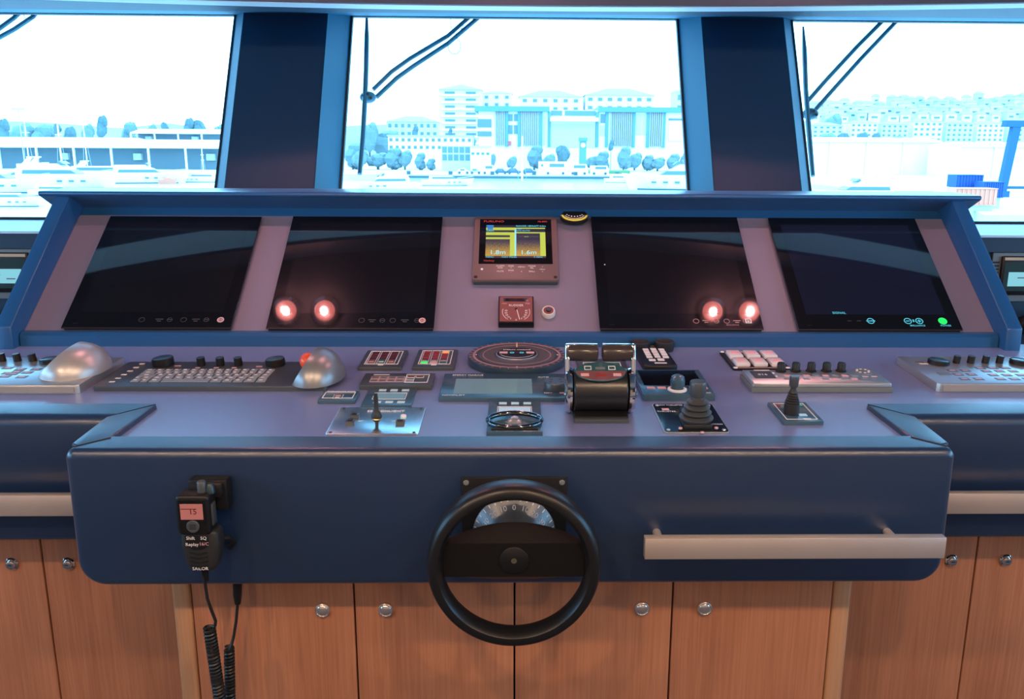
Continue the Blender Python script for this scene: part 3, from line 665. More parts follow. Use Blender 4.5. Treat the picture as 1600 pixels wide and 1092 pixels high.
for a in (0, 90, 180, 270): cyl(t, 'dot', .110*cos(radians(a)), .110*sin(radians(a)), .0211, .0219, .0022, WHITE, n=10)
# --- wide autopilot lcd
x0, y0 = T(685, 622, .009); x1 = .165; y1 = T(697, 584, .009)[1]; cx, cy, w, h = (x0+x1)/2, (y0+y1)/2, (x1-x0)/2, (y1-y0)/2
t = desk('autopilot_display', 'long glossy panel with wide pale screen and rotary knob beside the throttle', 'instrument', cx, cy)
plate_box(t, w, h, .010, DGREYSKY, .002)
sx0 = T(708, 615, .01)[0]-cx; sx1 = T(832, 615, .01)[0]-cx; sy0 = T(760, 615, .01)[1]-cy; sy1 = T(760, 592, .01)[1]-cy
box(t, 'screen', sx0, sx1, sy0, sy1, .0098, .0105, mat('pale_screen', (.17, .37, .45), .14))
text(t, 'lettering', 'SPERRY MARINE', -w+.060, h-.014, .0103, .011, WHITE); text(t, 'lettering', 'NAVIPILOT', -w+.034, -h+.018, .0103, .011, WHITE); text(t, 'lettering', 'AUTO', w-.093, h-.030, .0103, .010, WHITE); text(t, 'lettering', 'NAV', w-.085, -h+.035, .0103, .010, WHITE)
mark(t, 'legend', w-.05, -h+.035, .016, .006, .0103, PINKP)
x, y = T(869, 605, .012)
lathe(t, 'rotary_knob', [(.030, .010), (.030, .026), (.028, .029), (0, .029)], DGREY, (x-cx, y-cy, 0), 32)
for i, (a, b) in enumerate(((-.012, .010), (.010, .010), (-.014, -.008), (.012, -.008))): cyl(t, 'knob_dot', x-cx+a, y-cy+b, .0288, .0296, .0045, DREDP, n=10)
# --- bow-thruster plate with guard hoop
cx, cy, w, h = rect_from([(759, 674), (847, 674), (845, 626), (765, 626)], .010)
t = desk('hoop_control_head', 'sky-tinted grey plate with lcd and a black-chrome oval hoop handle over it', 'control panel', cx, cy)
plate_box(t, w, h, .010, DGREYSKY, .001)
box(t, 'lcd_window', -.036, .036, .018, .052, .0098, .0106, LCDW); outline(t, 'lcd_frame', -.039, .039, .014, .056, .0104, .0014, WHITE)
for c in range(3): box(t, 'soft_key', -.036+c*.028, -.018+c*.028, h-.026, h-.012, .0098, .0112, LCDW, .0006, 1)
BCH = mat('black_chrome', (.16, .19, .20), .1, 1)
hp = []
for a in range(0, 360, 10):
    hp.append((.057*cos(radians(a)), -.050+.036*sin(radians(a)), .018+.003*sin(radians(a))))
tube(t, 'guard_hoop', hp, .0058, BCH, 10, True)
for a in (205, 335, 90): q = hp[a//10]; cyl(t, 'hoop_foot', q[0], q[1], .0098, .019, .005, BCH, n=14)
lathe(t, 'tilt_knob', [(.018, .010), (.015, .014), (.009, .017), (.009, .020), (.006, .022), (0, .0225)], SATIN, (0, -.040, 0), 24)
prism(t, 'hoop_base', [(-.050, -.092), (.050, -.092), (.030, -.062), (-.030, -.062)], .0098, .014, BLACK, .001)
# --- twin-lever throttle
t = desk('throttle_control', 'twin-lever chrome throttle with black drum body', 'throttle', .1915, -.545)
prism(t, 'base_plate', rrect(-.060, .060, -.066, .066, .004), .0004, .012, BLACK, .002, 2, topbev=True)
text(t, 'lettering', 'marex', -.038, -.0675, .006, .008, mat('gold_print', (.7, .6, .35), .4)).rotation_euler = (pi/2, 0, 0)
prism(t, 'base_lip', [(-.060, -.076), (.060, -.076), (.060, -.060), (-.060, -.060)], .0006, .009, DGREY, .002, 2, topbev=True)
DR = .050; DZ = .052
lathe(t, 'drum', [(DR-.003, -.060), (DR, -.057), (DR, .057), (DR-.003, .060)], mat('drum_black', (.012, .014, .018), .30), (0, 0, DZ), 48, (0, pi/2, 0))
FACEM = mat('throttle_face', (.035, .10, .12), .25)
face = prism(t, 'face_panel', [(.057*cos(radians(a)), .034*sin(radians(a))) for a in range(0, 360, 12)], 0, .004, FACEM, .0008, 1, topbev=True)
face.location = (0, -.014, DZ+DR-.004); face.rotation_euler = (radians(20), 0, 0)
prism(face, 'lower_band', [(.056*cos(radians(a)), .033*sin(radians(a))) for a in range(180, 361, 12)], .0038, .0041, mat('face_red', (.20, .07, .08), .3))
for x, wd, m in ((-.036, .018, PINKP), (0, .022, REDP), (.036, .018, PINKP)): mark(face, 'lit_legend', x, -.014, wd, .010, .0043, m)
for x in (-.028, .026): outline(face, 'legend_frame', x-.008, x+.008, .004, .018, .0043, .0018, WHITE)
mark(face, 'lit_legend', 0, .010, .022, .008, .0043, MIDGREY)
for s in (-1, 1):
    lathe(t, 'lever_hub', [(.040, 0), (.050, .003), (.052, .008), (.050, .014), (.043, .018), (0, .018)], CHROME, (s*.0605, 0, DZ), 40, (0, s*pi/2, 0))
    arm = prism(t, 'lever_arm', [(-.020, .02), (-.014, .085), (-.008, .115), (.004, .146), (.017, .146), (.015, .110), (.016, .070), (.024, .02)], 0, .010, CHROME, .003, 3)
    arm.rotation_euler = (pi/2, 0, pi/2); arm.location = (s*.074-.005, 0, DZ-.040)
    gx = s*.0395
    g = lathe(t, 'lever_grip', [(.010, -.0355), (.0175, -.0335), (.019, -.030), (.019, .030), (.0175, .0335), (.010, .0355)], mat('dark_grip', (.045, .035, .035), .25) if s < 0 else MATS['dark_grip'], (gx, .011, .137), 28, (0, pi/2, 0))
    tp = box(t, 'grip_top_strip', gx-.034, gx+.034, .004, .020, .1545, .1580, CHROME, .0018, 2)
    bolt(t, s*.0785, -.03, DZ, .004)
# --- small panel behind the throttle
cx, cy = (T(905, 575, .006)[0]+T(980, 575, .006)[0])/2, -.190
t = desk('engine_panel', 'dark panel with two green windows behind the throttle levers', 'control panel', cx, cy)
plate_box(t, .066, .045, .006, DGREY, .002)
for s in (-1, 1): outline(t, 'display_frame', s*.030-.020, s*.030+.020, -.022, .012, .0063, .002, WHITE); box(t, 'display_window', s*.030-.015, s*.030+.015, -.016, .006, .0058, .0066, GREENP); mark(t, 'legend', s*.030, -.028, .014, .005, .0063, PINKP)
for y in (-.024, -.008, .008): mark(t, 'legend', 0, y, .014, .008, .0063, WHITE)
# --- telephone keypad with two cradle cups
t = desk('intercom_handset', 'black intercom handset keypad with two round cradle cups behind', 'telephone', .385, -.150)
prism(t, 'body', [(-.052, .085), (-.046, -.086), (-.030, -.094), (.026, -.094), (.042, -.084), (.040, .02), (.018, .085)], .0004, .018, BLACK, .005, 3, topbev=True)
for c in range(3):
    for r in range(4): box(t, 'key', -.030+c*.022, -.014+c*.022, .060-r*.024-.016+(.004 if c == 1 else 0), .060-r*.024+(.004 if c == 1 else 0), .0178, .0205, WHITE, .0008, 1)
for x0_, x1_, y0_, y1_ in ((-.028, -.010, -.056, -.042), (-.004, .014, -.054, -.036)): box(t, 'key', x0_, x1_, y0_, y1_, .0178, .0205, WHITE, .0008, 1)
box(t, 'name_plate', -.016, .016, -.078, -.068, .0176, .0186, WHITE)
for x, y in ((-.030, .108), (.040, .112)):
    lathe(t, 'cradle_cup', [(.026, .0004), (.029, .012), (.029, .026), (.026, .028), (.016, .022), (0, .020)], RUBBER, (x, y, 0), 32)
tube(t, 'cradle_link', [(-.030, .108, .010), (.040, .112, .010)], .006, RUBBER, 8)
# --- dark display with ball joystick
cx, cy, w, h = rect_from([(1003, 617), (1120, 617), (1090, 578), (990, 578)], .015)
t = desk('joystick_display', 'square unit with dark screen and white-ringed ball joystick', 'instrument', cx, cy)
plate_box(t, w, h, .016, DGREYSKY, .003)
box(t, 'screen', -w+.012, w-.014, -.030, h-.010, .0158, .0165, BGLOSS)
def K2(px, py, hh): a, b = T(px, py, hh); return a-cx, b-cy
for px in (1017, 1034, 1084, 1099):
    x, y = K2(px, 606, .016); box(t, 'soft_key', x-.010, x+.010, y-.008, y+.008, .0158, .0172, PINKP, .0006, 1)
x, y = K2(1058, 609, .016)
lathe(t, 'ball_ring', [(.023, .0158), (.023, .019), (.017, .021), (.015, .019)], WHITE, (x, y, 0), 28, cap=False)
lathe(t, 'ball_joystick', [(.013, .016), (.014, .022), (.0175, .030), (.0180, .040), (.0150, .050), (.008, .0545), (0, .0555)], DGREYSKY, (x, y, 0), 28)
text(t, 'lettering', 'JOYSTICK', w-.026, -h+.012, .0163, .008, WHITE)
# --- rubber boot joystick on black plate
cx, cy, w, h = rect_from([(1037, 675), (1146, 675), (1108, 630), (1019, 631)], .004)
t = desk('thruster_joystick', 'glossy black plate with thick ribbed rubber-boot joystick', 'joystick', cx, cy)
prism(t, 'plate_edge', rrect(-w, w, -h, h, .010), .0004, .0035, SATIN, .0006, 1, topbev=True)
prism(t, 'plate', rrect(-w+.002, w-.002, -h+.002, h-.002, .009), .0030, .0042, mat('gloss_plate', (.01, .013, .018), .09), 0)
for sx in (-1, 1):
    for sy in (-1, 1): bolt(t, sx*(w-.011), sy*(h-.013), .0042, .0045)
x, y = K2(1087, 663, .004)
box(t, 'boot_base', x-.030, x+.030, y-.030, y+.030, .004, .014, RUBBER, .002, 2)
pr = [(.030, .013)]
for k, r_ in enumerate((.037, .0325, .0285, .0235)): z_ = .020+k*.012; pr += [(r_*.80, z_-.005), (r_, z_), (r_, z_+.003), (r_*.80, z_+.006)]
pr += [(.0155, .064), (.0150, .070)]
lathe(t, 'rubber_boot', pr, mat('grey_rubber', (.045, .048, .05), .5), (x, y, 0), 36)
lathe(t, 'grip', [(.0150, .069), (.0175, .073), (.0180, .100), (.0165, .103), (0, .1035)], DGREY, (x, y, 0), 32)
mark(t, 'legend_icon', -.045, .050, .016, .012, .0046, PINKP); text(t, 'lettering', 'THRUSTER', -.045, .036, .0046, .009, WHITE); text(t, 'lettering', 'WITHIN', .050, -.045, .0046, .008, WHITE)
text(t, 'lettering', 'BOW THRUSTER CONTROL', -.01, h-.012, .0046, .008, WHITE); mark(t, 'legend_line', .005, .045, .0012, .05, .0046, WHITE)
for a, b in ((-.038, -.045), (.040, -.043), (.004, -.070)): cyl(t, 'pilot_lamp', x+a, y+b+.02, .004, .0065, .0045, PINKP, n=14, bev=.001)
# --- radio control box with five knobs
cx, cy, w, h = rect_from([(1174, 599), (1396, 599), (1368, 577), (1158, 577)], .024)
t = desk('radio_control_box', 'long low grey box with a row of five fluted knobs', 'control panel', cx, cy)
box(t, 'lower_case', -w, w, -h, h, .0004, .013, MIDGREY, .001, 1); prism(t, 'upper_case', rrect(-w+.003, w-.003, -h+.003, h-.003, .003), .014, .024, SATIN, .004, 2, topbev=True); box(t, 'joint', -w+.004, w-.004, -h+.004, h-.004, .012, .015, BLACK)
def K3(px, py, hh): a, b = T(px, py, hh); return a-cx, b-cy
for px in (1220, 1243, 1267, 1291, 1314):
    x, y = K3(px, 580, .024)
    kb = lathe(t, 'fluted_knob', [(.0135, .024), (.0135, .026), (.0105, .029), (.0095, .045), (.0085, .047), (0, .0472)], BLACK, (x, y, 0), 24)
    for a in range(0, 360, 30): box(kb, 'flute', .0096*cos(radians(a))-.0008, .0096*cos(radians(a))+.0008, .0096*sin(radians(a))-.0008, .0096*sin(radians(a))+.0008, .030, .044, DGREY)
for px in range(1230, 1336, 15):
    for py in (587, 592):
        x, y = K3(px, py, .024); box(t, 'button', x-.008, x+.008, y-.006, y+.006, .0238, .0252, PINKP if (px+py) % 2 else KEYM, .0005, 1)
x, y = K3(1348, 580, .024); lathe(t, 'speaker_grille', [(.024, .0238), (.024, .0248), (0, .0252)], MIDGREY, (x, y, 0), 28)
for a in range(0, 360, 45): cyl(t, 'grille_hole', x+.015*cos(radians(a)), y+.015*sin(radians(a)), .0248, .0256, .0035, WHITE, n=8)
for px in (1352, 1366):
    x, y = K3(px, 588, .024); mark(t, 'legend', x, y, .014, .006, .0243, PINKP)
x0_, y0_ = K3(1180, 591, .024); x1_, y1_ = K3(1203, 580, .024)
box(t, 'display_window', x0_, x1_, y0_, y1_, .0238, .0246, DGREY); text(t, 'lettering', '016', (x0_+x1_)/2, (y0_+y1_)/2, .0248, .016, WHITE)
for px, py in ((1208, 583), (1213, 588)): x, y = K3(px, py, .024); cyl(t, 'pilot_lamp', x, y, .0238, .0255, .003, WHITE, n=10)
x, y = K3(1190, 578.5, .024); mark(t, 'legend', x, y, .04, .004, .0243, WHITE)
# --- six push-button panel
cx, cy, w, h = rect_from([(1150, 577), (1236, 575), (1208, 549), (1121, 549)], .006)
t = desk('push_button_panel', 'black plate of six chunky white and pink push buttons', 'control panel', cx, cy)
prism(t, 'plate', rrect(-w, w, -h, h, .006), .0004, .006, BLACK, .001, 1, topbev=True)
outline(t, 'white_border', -w+.012, w-.012, -h+.008, h-.014, .0063, .002, PINKP)
WB = mat('white_lens', (.75, .70, .72), .25); PB = mat('pink_lens', (.80, .42, .46), .3, emit=(1, .3, .35), es=.15)
for c in range(3):
    for r in range(2):
        x = -.047+c*.047; y = .030-r*.072
        b = box(t, 'push_button', x-.019, x+.019, y-.028, y+.028, .006, .018, WB, .004, 2); box(b, 'button_lens', -.011, .011, -.012, .012, .0055, .0066, PB, .0005, 1)
for sx in (-1, 1):
    for sy in (-1, 1): bolt(t, sx*(w-.007), sy*(h-.007), .006, .006, WHITE)
mark(t, 'legend', -.01, h-.007, .03, .006, .0065, PINKP)
# --- small joystick plate
cx, cy, w, h = rect_from([(1226, 659), (1288, 659), (1258, 628), (1198, 629)], .008)
t = desk('wing_joystick', 'small sky-tinted grey plate with slim ribbed joystick by the padded corner', 'joystick', cx, cy)
plate_box(t, w, h, .009, DGREYSKY, .003); outline(t, 'white_border', -w+.010, w-.010, -h+.012, h-.010, .0093, .0018, WHITE)
x, y = T(1236, 646, .009); x -= cx; y -= cy
pr = [(.0165, .009), (.0170, .012), (.0165, .034)]
for k in range(5): r_ = .0160-.0016*k; z_ = .037+.0052*k; pr += [(r_*.90, z_-.0015), (r_, z_), (r_, z_+.0016), (r_*.90, z_+.003)]
pr += [(.0065, .066), (.0060, .072)]
lathe(t, 'rubber_boot', pr, RUBBER, (x, y, 0), 28)
lathe(t, 'grip', [(.0060, .070), (.0100, .075), (.0105, .095), (.0095, .098), (0, .0985)], DGREY, (x, y, 0), 28)
mark(t, 'arrow_mark', -w+.018, h-.022, .010, .010, .0095, REDP); mark(t, 'arrow_mark', w-.020, h-.022, .010, .010, .0095, mat('green_print', (.1, .5, .35), .4))
mark(t, 'legend', .010, -.024, .018, .014, .0095, LCDW); mark(t, 'maker_mark', .012, -h+.013, .016, .008, .0097, WHITE)

# ================================================================== STEERING WHEEL
t = front('ship_helm', 'small black steering wheel with wide crossbar on the desk front', 'steering wheel', -.001, 1.632, .790)
box(t, 'backplate', -.106, .106, -.08, .122, .0004, .006, BLACK, .0015, 2)
for s in (-1, 1): bolt(t, s*.096, .111, .006, .006)
lathe(t, 'degree_dial', [(.084, .006), (.084, .009), (.044, .046), (.040, .048)], mat('dial_metal', (.13, .14, .15), .34, .4), (0, 0, 0), 64)
lathe(t, 'hub_boss', [(.040, .046), (.034, .060), (.030, .098)], BLACK, (0, 0, 0), 48)
for k in range(-8, 9):
    a = radians(k*9.6); L = .007 if k % 2 == 0 else .009
    r_ = .0795; b = box(t, 'dial_tick', -.0009, .0009, -L/2, L/2, -.0003, .0003, WHITE)
    z_ = .009+(.084-r_)*.925+.0008
    b.matrix_local = Matrix.Translation((r_*sin(a), r_*cos(a), z_)) @ Matrix.Rotation(-a, 4, 'Z') @ Matrix.Rotation(radians(-42.8), 4, 'X')
    if k % 2 == 0:
        r_ = .066; z_ = .009+(.084-r_)*.925+.0010
        n_ = text(t, 'dial_numeral', str(abs(k)*5), 0, 0, 0, .0160, WHITE)
        n_.matrix_local = Matrix.Translation((r_*sin(a), r_*cos(a), z_)) @ Matrix.Rotation(-a, 4, 'Z') @ Matrix.Rotation(radians(-42.8), 4, 'X')
RIM = mat('wheel_rim_black', (.008, .008, .009), .36, spec=.5)
pr = [(.139, .085), (.150, .079), (.158, .082), (.161, .092), (.160, .118), (.156, .128), (.149, .132), (.140, .131), (.1335, .124), (.1325, .110), (.134, .092), (.139, .085)]
lathe(t, 'rim', [(r_*1.03, z_*1.04+.006) for r_, z_ in pr], RIM, (0, -.010, 0), 96, cap=False)
bm = bmesh.new(); n = 24; sec = []
for i in range(n+1):
    x = -.136+.272*i/n; f = (1-(x/.136)**2)
    zt = .121; zb = .112-.030*f; yt = .0345+.000*f; ybt = .0345+.026*f
    sec.append([bm.verts.new((x, yt, zt)), bm.verts.new((x, ybt, zb)), bm.verts.new((x, -ybt, zb)), bm.verts.new((x, -.0345, zt))])
for a, b in zip(sec, sec[1:]):
    for j in range(4): bm.faces.new((a[j], a[(j+1) % 4], b[(j+1) % 4], b[j]))
bm.faces.new(sec[0]); bm.faces.new(sec[-1])
fin(bm, 'crossbar', mat('crossbar_black', (.006, .005, .005), .45, spec=.3), t, True)
lathe(t, 'hub_cap', [(.0275, .1205), (.0275, .1235), (.0262, .1245), (0, .1245)], BLACK, (0, .0, 0), 40)
lathe(t, 'hub_bolt', [(.0055, .1244), (.0050, .1258), (.0030, .1258), (.0028, .1248), (0, .1248)], mat('dull_brass', (.16, .15, .10), .45, .6), (0, 0, 0), 20)

# ================================================================== RADIO HANDSET AND CORDS
t = front('radio_handset', 'black radio handset hung on a bracket, showing a pink lcd', 'radio handset', -.610, 1.632, .825)
box(t, 'bracket', -.030, .046, .028, .092, .0004, .030, BLACK, .005, 2); box(t, 'bracket_arm', -.026, .040, .060, .088, .028, .044, BLACK, .004, 2)
prism(t, 'head', rrect(-.040, .024, -.004, .078, .010, 5), .038, .076, BLACK, .006, 3, topbev=True)
prism(t, 'grip', [(-.036, .002), (.032, .002), (.036, -.03), (.030, -.068), (.020, -.083), (-.024, -.083), (-.033, -.070), (-.039, -.03)], .030, .070, RUBBER, .008, 3)
box(t, 'face_frame', -.034, .018, .002, .070, .0755, .0772, mat('handset_face', (.006, .006, .007), .25), .0008, 1)
box(t, 'lcd', -.030, .013, .030, .062, .0770, .0778, mat('pink_lcd', (.40, .16, .15), .3, emit=(.55, .15, .13), es=.12)); text(t, 'lcd_lettering', '15', -.006, .046, .0781, .016, DREDP); mark(t, 'lcd_line', -.014, .052, .03, .001, .0780, DREDP)
cyl(t, 'rocker', -.008, .016, .0765, .0800, .0125, DGREY, n=28, bev=.001)
for dy in (-.004, 0, .004): mark(t, 'rocker_rib', -.008, .016+dy, .012, .0012, .0803, BLACK)
prism(t, 'button_pad', [(-.030, -.004), (.018, -.004), (.014, -.026), (.006, -.034), (-.012, -.036), (-.026, -.028)], .068, .0725, BLACK, .001, 1)
for x, y, s_, m in ((-.017, -.011, 'Shift', WHITE), (.008, -.011, 'SQ', WHITE), (-.015, -.024, 'Replay', WHITE), (.008, -.023, '16/C', PINKP)): text(t, 'key_lettering', s_, x, y, .0729, .0095, m)
for k in range(4): tube(t, 'grip_rib', [(-.022, -.042-.009*k, .0705), (-.005, -.046-.009*k, .0712), (.012, -.042-.009*k, .0705)], .0012, BLACK, 5)
text(t, 'lettering', 'SAILOR', -.004, -.0765, .0705, .0095, WHITE)
lathe(t, 'volume_knob', [(.0085, 0), (.0085, .020), (.0070, .022), (0, .022)], DGREY, (.006, .078, .055), 20, (-pi/2, 0, 0)); lathe(t, 'antenna_stub', [(.010, 0), (.008, .016), (.004, .020), (0, .020)], mat('blue_black', (.01, .03, .04), .3), (.020, .074, .050), 20, (-pi/2, 0, 0))
box(t, 'side_key', .0235, .0275, .012, .056, .046, .066, DGREY, .0015, 2)
tube(t, 'belt_clip', [(.022, -.030, .032), (.038, -.034, .020), (.044, -.048, .012), (.034, -.062, .006)], .006, BLACK, 8)
tube(t, 'strain_relief', [(-.004, -.082, .052), (-.003, -.098, .051), (-.002, -.112, .050)], [.0085, .0065, .0048], BLACK, 10)
def W3(px, py, Y): return atY(px, py, Y)
def coil(parent, name, p0, p1, R, r, turns, start, m):
    ax = (p1-p0).normalized(); u = ax.orthogonal().normalized(); v = ax.cross(u); N = turns*14; pts = []
    for i in range(N+1):
        f = i/N; a = 2*pi*turns*f+start; pts.append(p0.lerp(p1, f)+u*R*cos(a)+v*R*sin(a))
    return tube(parent, name, pts, r, m, 6)
CORD = mat('cord_black', (.010, .011, .012), .42)
t = thing('handset_cord', 'black coiled cord hanging from the radio handset', 'cord')
Yc = 1.585
tube(t, 'straight_lead', [W3(320, 893, Yc), W3(321, 915, Yc), W3(324, 935, Yc), W3(331, 955, Yc), W3(337, 970, Yc), W3(336, 978, Yc)], .0033, CORD, 8)
coil(t, 'coil', W3(327, 980, Yc+.01), W3(352, 1150, Yc+.01), .0098, .0032, 34, 0, CORD)
t = thing('panel_cord', 'black coiled cord dropping from the socket under the desk', 'cord')
tube(t, 'plug', [W3(371, 908, 1.66), W3(371, 930, 1.66), W3(371.5, 943, 1.66)], [.0098, .0088, .0062], BLACK, 12)
tube(t, 'straight_lead', [W3(371.5, 940, 1.66), W3(369, 970, 1.655), W3(365, 995, 1.65), W3(361, 1010, 1.645), W3(358, 1016, 1.64)], .0032, CORD, 8)
coil(t, 'coil', W3(358, 1011, 1.64), W3(361, 1150, 1.62), .0086, .0030, 28, 1, CORD)

# ================================================================== SIDE RADIOS UNDER THE WINDOWS
for s, lab, hl in ((-1, 'framed radio with pale lit screen below the window, farther from the grab rail', 'curved black handset under the radio on the handset side'), (1, 'framed radio with pale lit screen beside a slatted speaker grille', 'curved black handset under the radio with speaker grille')):
    t = front('side_radio', lab, 'radio', -1.80 if s < 0 else 1.84, 3.02, 1.118)
    box(t, 'mount_frame', -.140 if s < 0 else -.155, .155, -.085, .090, .0004, .010, MIDGREY, .002, 1)
    box(t, 'case', -.125, .125, -.060, .078, .009, .022, BLACK, .004, 2)
    box(t, 'screen_glass', -.115, .115, -.045, .056, .0215, .0226, mat('dark_teal_glass', (.01, .05, .06), .1) if s < 0 else MATS['dark_teal_glass'])
    sc_ = emis('radio_screen_%d' % s, (.25, .66, .78), .9)
    box(t, 'lit_screen', -.098, .098, -.028, .022, .0224, .0232, sc_); mark(t, 'screen_line', -.02, .002, .09, .004, .0234, MIDGREY); mark(t, 'screen_line', .06, -.012, .03, .004, .0234, MIDGREY)
    box(t, 'top_bezel', -.118, .118, .064, .074, .0215, .0235, mat('tan_strip', (.5, .38, .25), .4) if s < 0 else MATS['tan_strip'])
    if s > 0:
        for k in range(7): box(t, 'grille_slat', -.152, -.130, -.02+k*.012, -.014+k*.012, .0095, .013, BLACK)
    hs = thing('wall_handset', hl, 'telephone', (s*1.86, 2.95, .975), (0, 0, 0))
    tube(hs, 'handle', [(-s*.11, 0, -.045), (-s*.085, -.02, -.005), (-s*.04, -.03, .022), (.02*s, -.03, .026), (.09*s, -.02, .0)], [.017, .020, .016, .016, .021], BLACK, 12, flat=1.3)
    tube(hs, 'pale_strip', [(-s*.10, -.020, -.020), (-s*.075, -.040, .010), (-s*.04, -.047, .034), (.02*s, -.047, .038)], .006, LCDW, 8)
    box(hs, 'cradle', -.09, .09, .0, .066, -.05, -.005, BLACK, .006, 2)

# ================================================================== WIPERS OUTSIDE THE GLASS
GN = Vector((0, -1, .58)).normalized()
def G(px, py, off=.05):
    return onplane(px, py, Vector((0, yg(1.5)+.016, 1.5))-GN*off, GN)
WIPE = mat('wiper_arm', (.035, .13, .18), .5)
def wiper(label, blade, arms, knuckle, wires=()):
    t = thing('window_wiper', label, 'wiper')
    for pts_ in blade: tube(t, 'blade', [G(*q) for q in pts_], [.004]+[.0105]*(len(pts_)-2)+[.0090], WIPE, 8)
    for pts_ in arms: tube(t, 'arm', [G(x, y, .09) for x, y in pts_], .0092, WIPE, 8)
    if knuckle:
        k = G(*knuckle, .075); bm = bmesh.new(); bmesh.ops.create_uvsphere(bm, u_segments=16, v_segments=10, radius=1)
        for v in bm.verts: v.co = Vector((v.co.x*.034, v.co.y*.025, v.co.z*.024))
        fin(bm, 'knuckle', WIPE, t, True, k)
        for dx, dy in ((-.012, .004), (.016, -.004), (.004, .012)): lathe(t, 'nut', [(.006, 0), (.006, .008), (0, .009)], DARKGASKET, k+Vector((dx, -.024, dy)), 8, (pi/2, 0, 0))
    for pts_ in wires: tube(t, 'washer_hose', [G(x, y, .08) for x, y in pts_], .0016, WIPE, 5)
    return t
loop = [(720+10*sin(radians(a))-11+1, 72-13*cos(radians(a))-0) for a in range(0, 361, 30)]
wiper('wiper whose blade crosses the central window, twin arms sloping up', [[(573, 20), (573, 60), (572, 110), (570, 160), (567, 215), (562, 272)]],
      [[(583, 140), (612, 112), (640, 92), (700, 56), (732, 28), (745, 14)], [(588, 152), (620, 122), (645, 104), (700, 68), (747, 28), (760, 16)]], (575, 152),
      [[(704, 20), (704, 40), (709, 52), (716, 54), (724, 40)], [(712, 56)]+loop[1:-1]+[(712, 57)]])
wiper('wiper with upright blade beside the pillar of the window facing the hill', [[(1255, 42), (1257, 80), (1259, 140), (1262, 180), (1266, 230), (1270, 275)]],
      [[(1262, 158), (1290, 126), (1340, 72), (1384, 28), (1396, 16)], [(1270, 176), (1300, 142), (1345, 92), (1404, 30), (1416, 18)]], (1266, 178))
wiper('wiper of which only the twin arms cross the window corner over the yachts', [], [[(-60, 92), (-20, 58), (0, 44), (22, 28), (45, 6)], [(-60, 100), (-20, 68), (0, 58), (22, 46), (52, 26), (68, 4)]], None,
      [[(60-14+9*sin(radians(a)), 22-9*cos(radians(a))) for a in range(0, 360, 30)]])

# ================================================================== THE MARINA OUTSIDE
WZ = -6.45; QZ = -4.9
def om(name, c, rough=.7, var=0, vs=.2): return mat(name, c, rough, var=var, vscale=vs)
O_WHITE = om('gelcoat_white', (.80, .82, .82), .35); O_CREAM = om('render_cream', (.62, .62, .60)); O_PALE = om('render_pale', (.46, .50, .52))
O_GLASS = om('hazed_window_glass', (.085, .15, .18), .25); O_ROOF = om('far_roof_tile', (.30, .27, .27)); O_TEAL = om('teal_roof_band', (.10, .21, .25))  # window glass lightened, distance haze painted into its colour
O_SLAT = om('timber_slat', (.27, .245, .235)); O_TREE = om('hazed_foliage', (.085, .135, .14), .9, .5, .6); O_TREE2 = om('hazed_foliage_pale', (.13, .185, .19), .9, .4, .6); O_TRUNK = om('far_trunk', (.06, .07, .07))  # pale foliage colours stand in for distance haze
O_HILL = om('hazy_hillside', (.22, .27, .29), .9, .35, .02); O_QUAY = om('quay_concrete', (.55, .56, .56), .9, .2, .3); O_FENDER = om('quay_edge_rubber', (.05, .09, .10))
O_BLUE = om('container_blue', (.010, .060, .25)); O_PINK = om('container_pink', (.66, .22, .13)); O_CRANE = om('crane_blue', (.006, .07, .18)); O_RED = om('sign_red', (.5, .08, .08)); O_GRASS = om('lawn', (.10, .20, .08), .9)
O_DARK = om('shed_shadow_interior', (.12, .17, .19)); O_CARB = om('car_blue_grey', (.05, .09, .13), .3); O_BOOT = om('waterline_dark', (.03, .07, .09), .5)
wm = mat('harbour_water', (.45, .52, .54), .22, bump=.5, bscale=.9, stretch=(.25, .8, 1))
wm.node_tree.nodes['Bump'].inputs['Distance'].default_value = .05
bm = bmesh.new(); vv = [bm.verts.new(c) for c in ((-900, 12, WZ), (900, 12, WZ), (900, 1400, WZ), (-900, 1400, WZ))]; bm.faces.new(vv)
tag(fin(bm, 'harbour_water', wm), 'calm bright harbour water between the yachts and the quay', 'water', kind='stuff')
def gy(py, z=WZ):      # distance at which a surface of height z shows at row py (centre of the frame)
    d = ray(800, py); return d.y*(z-CAM.z)/d.z
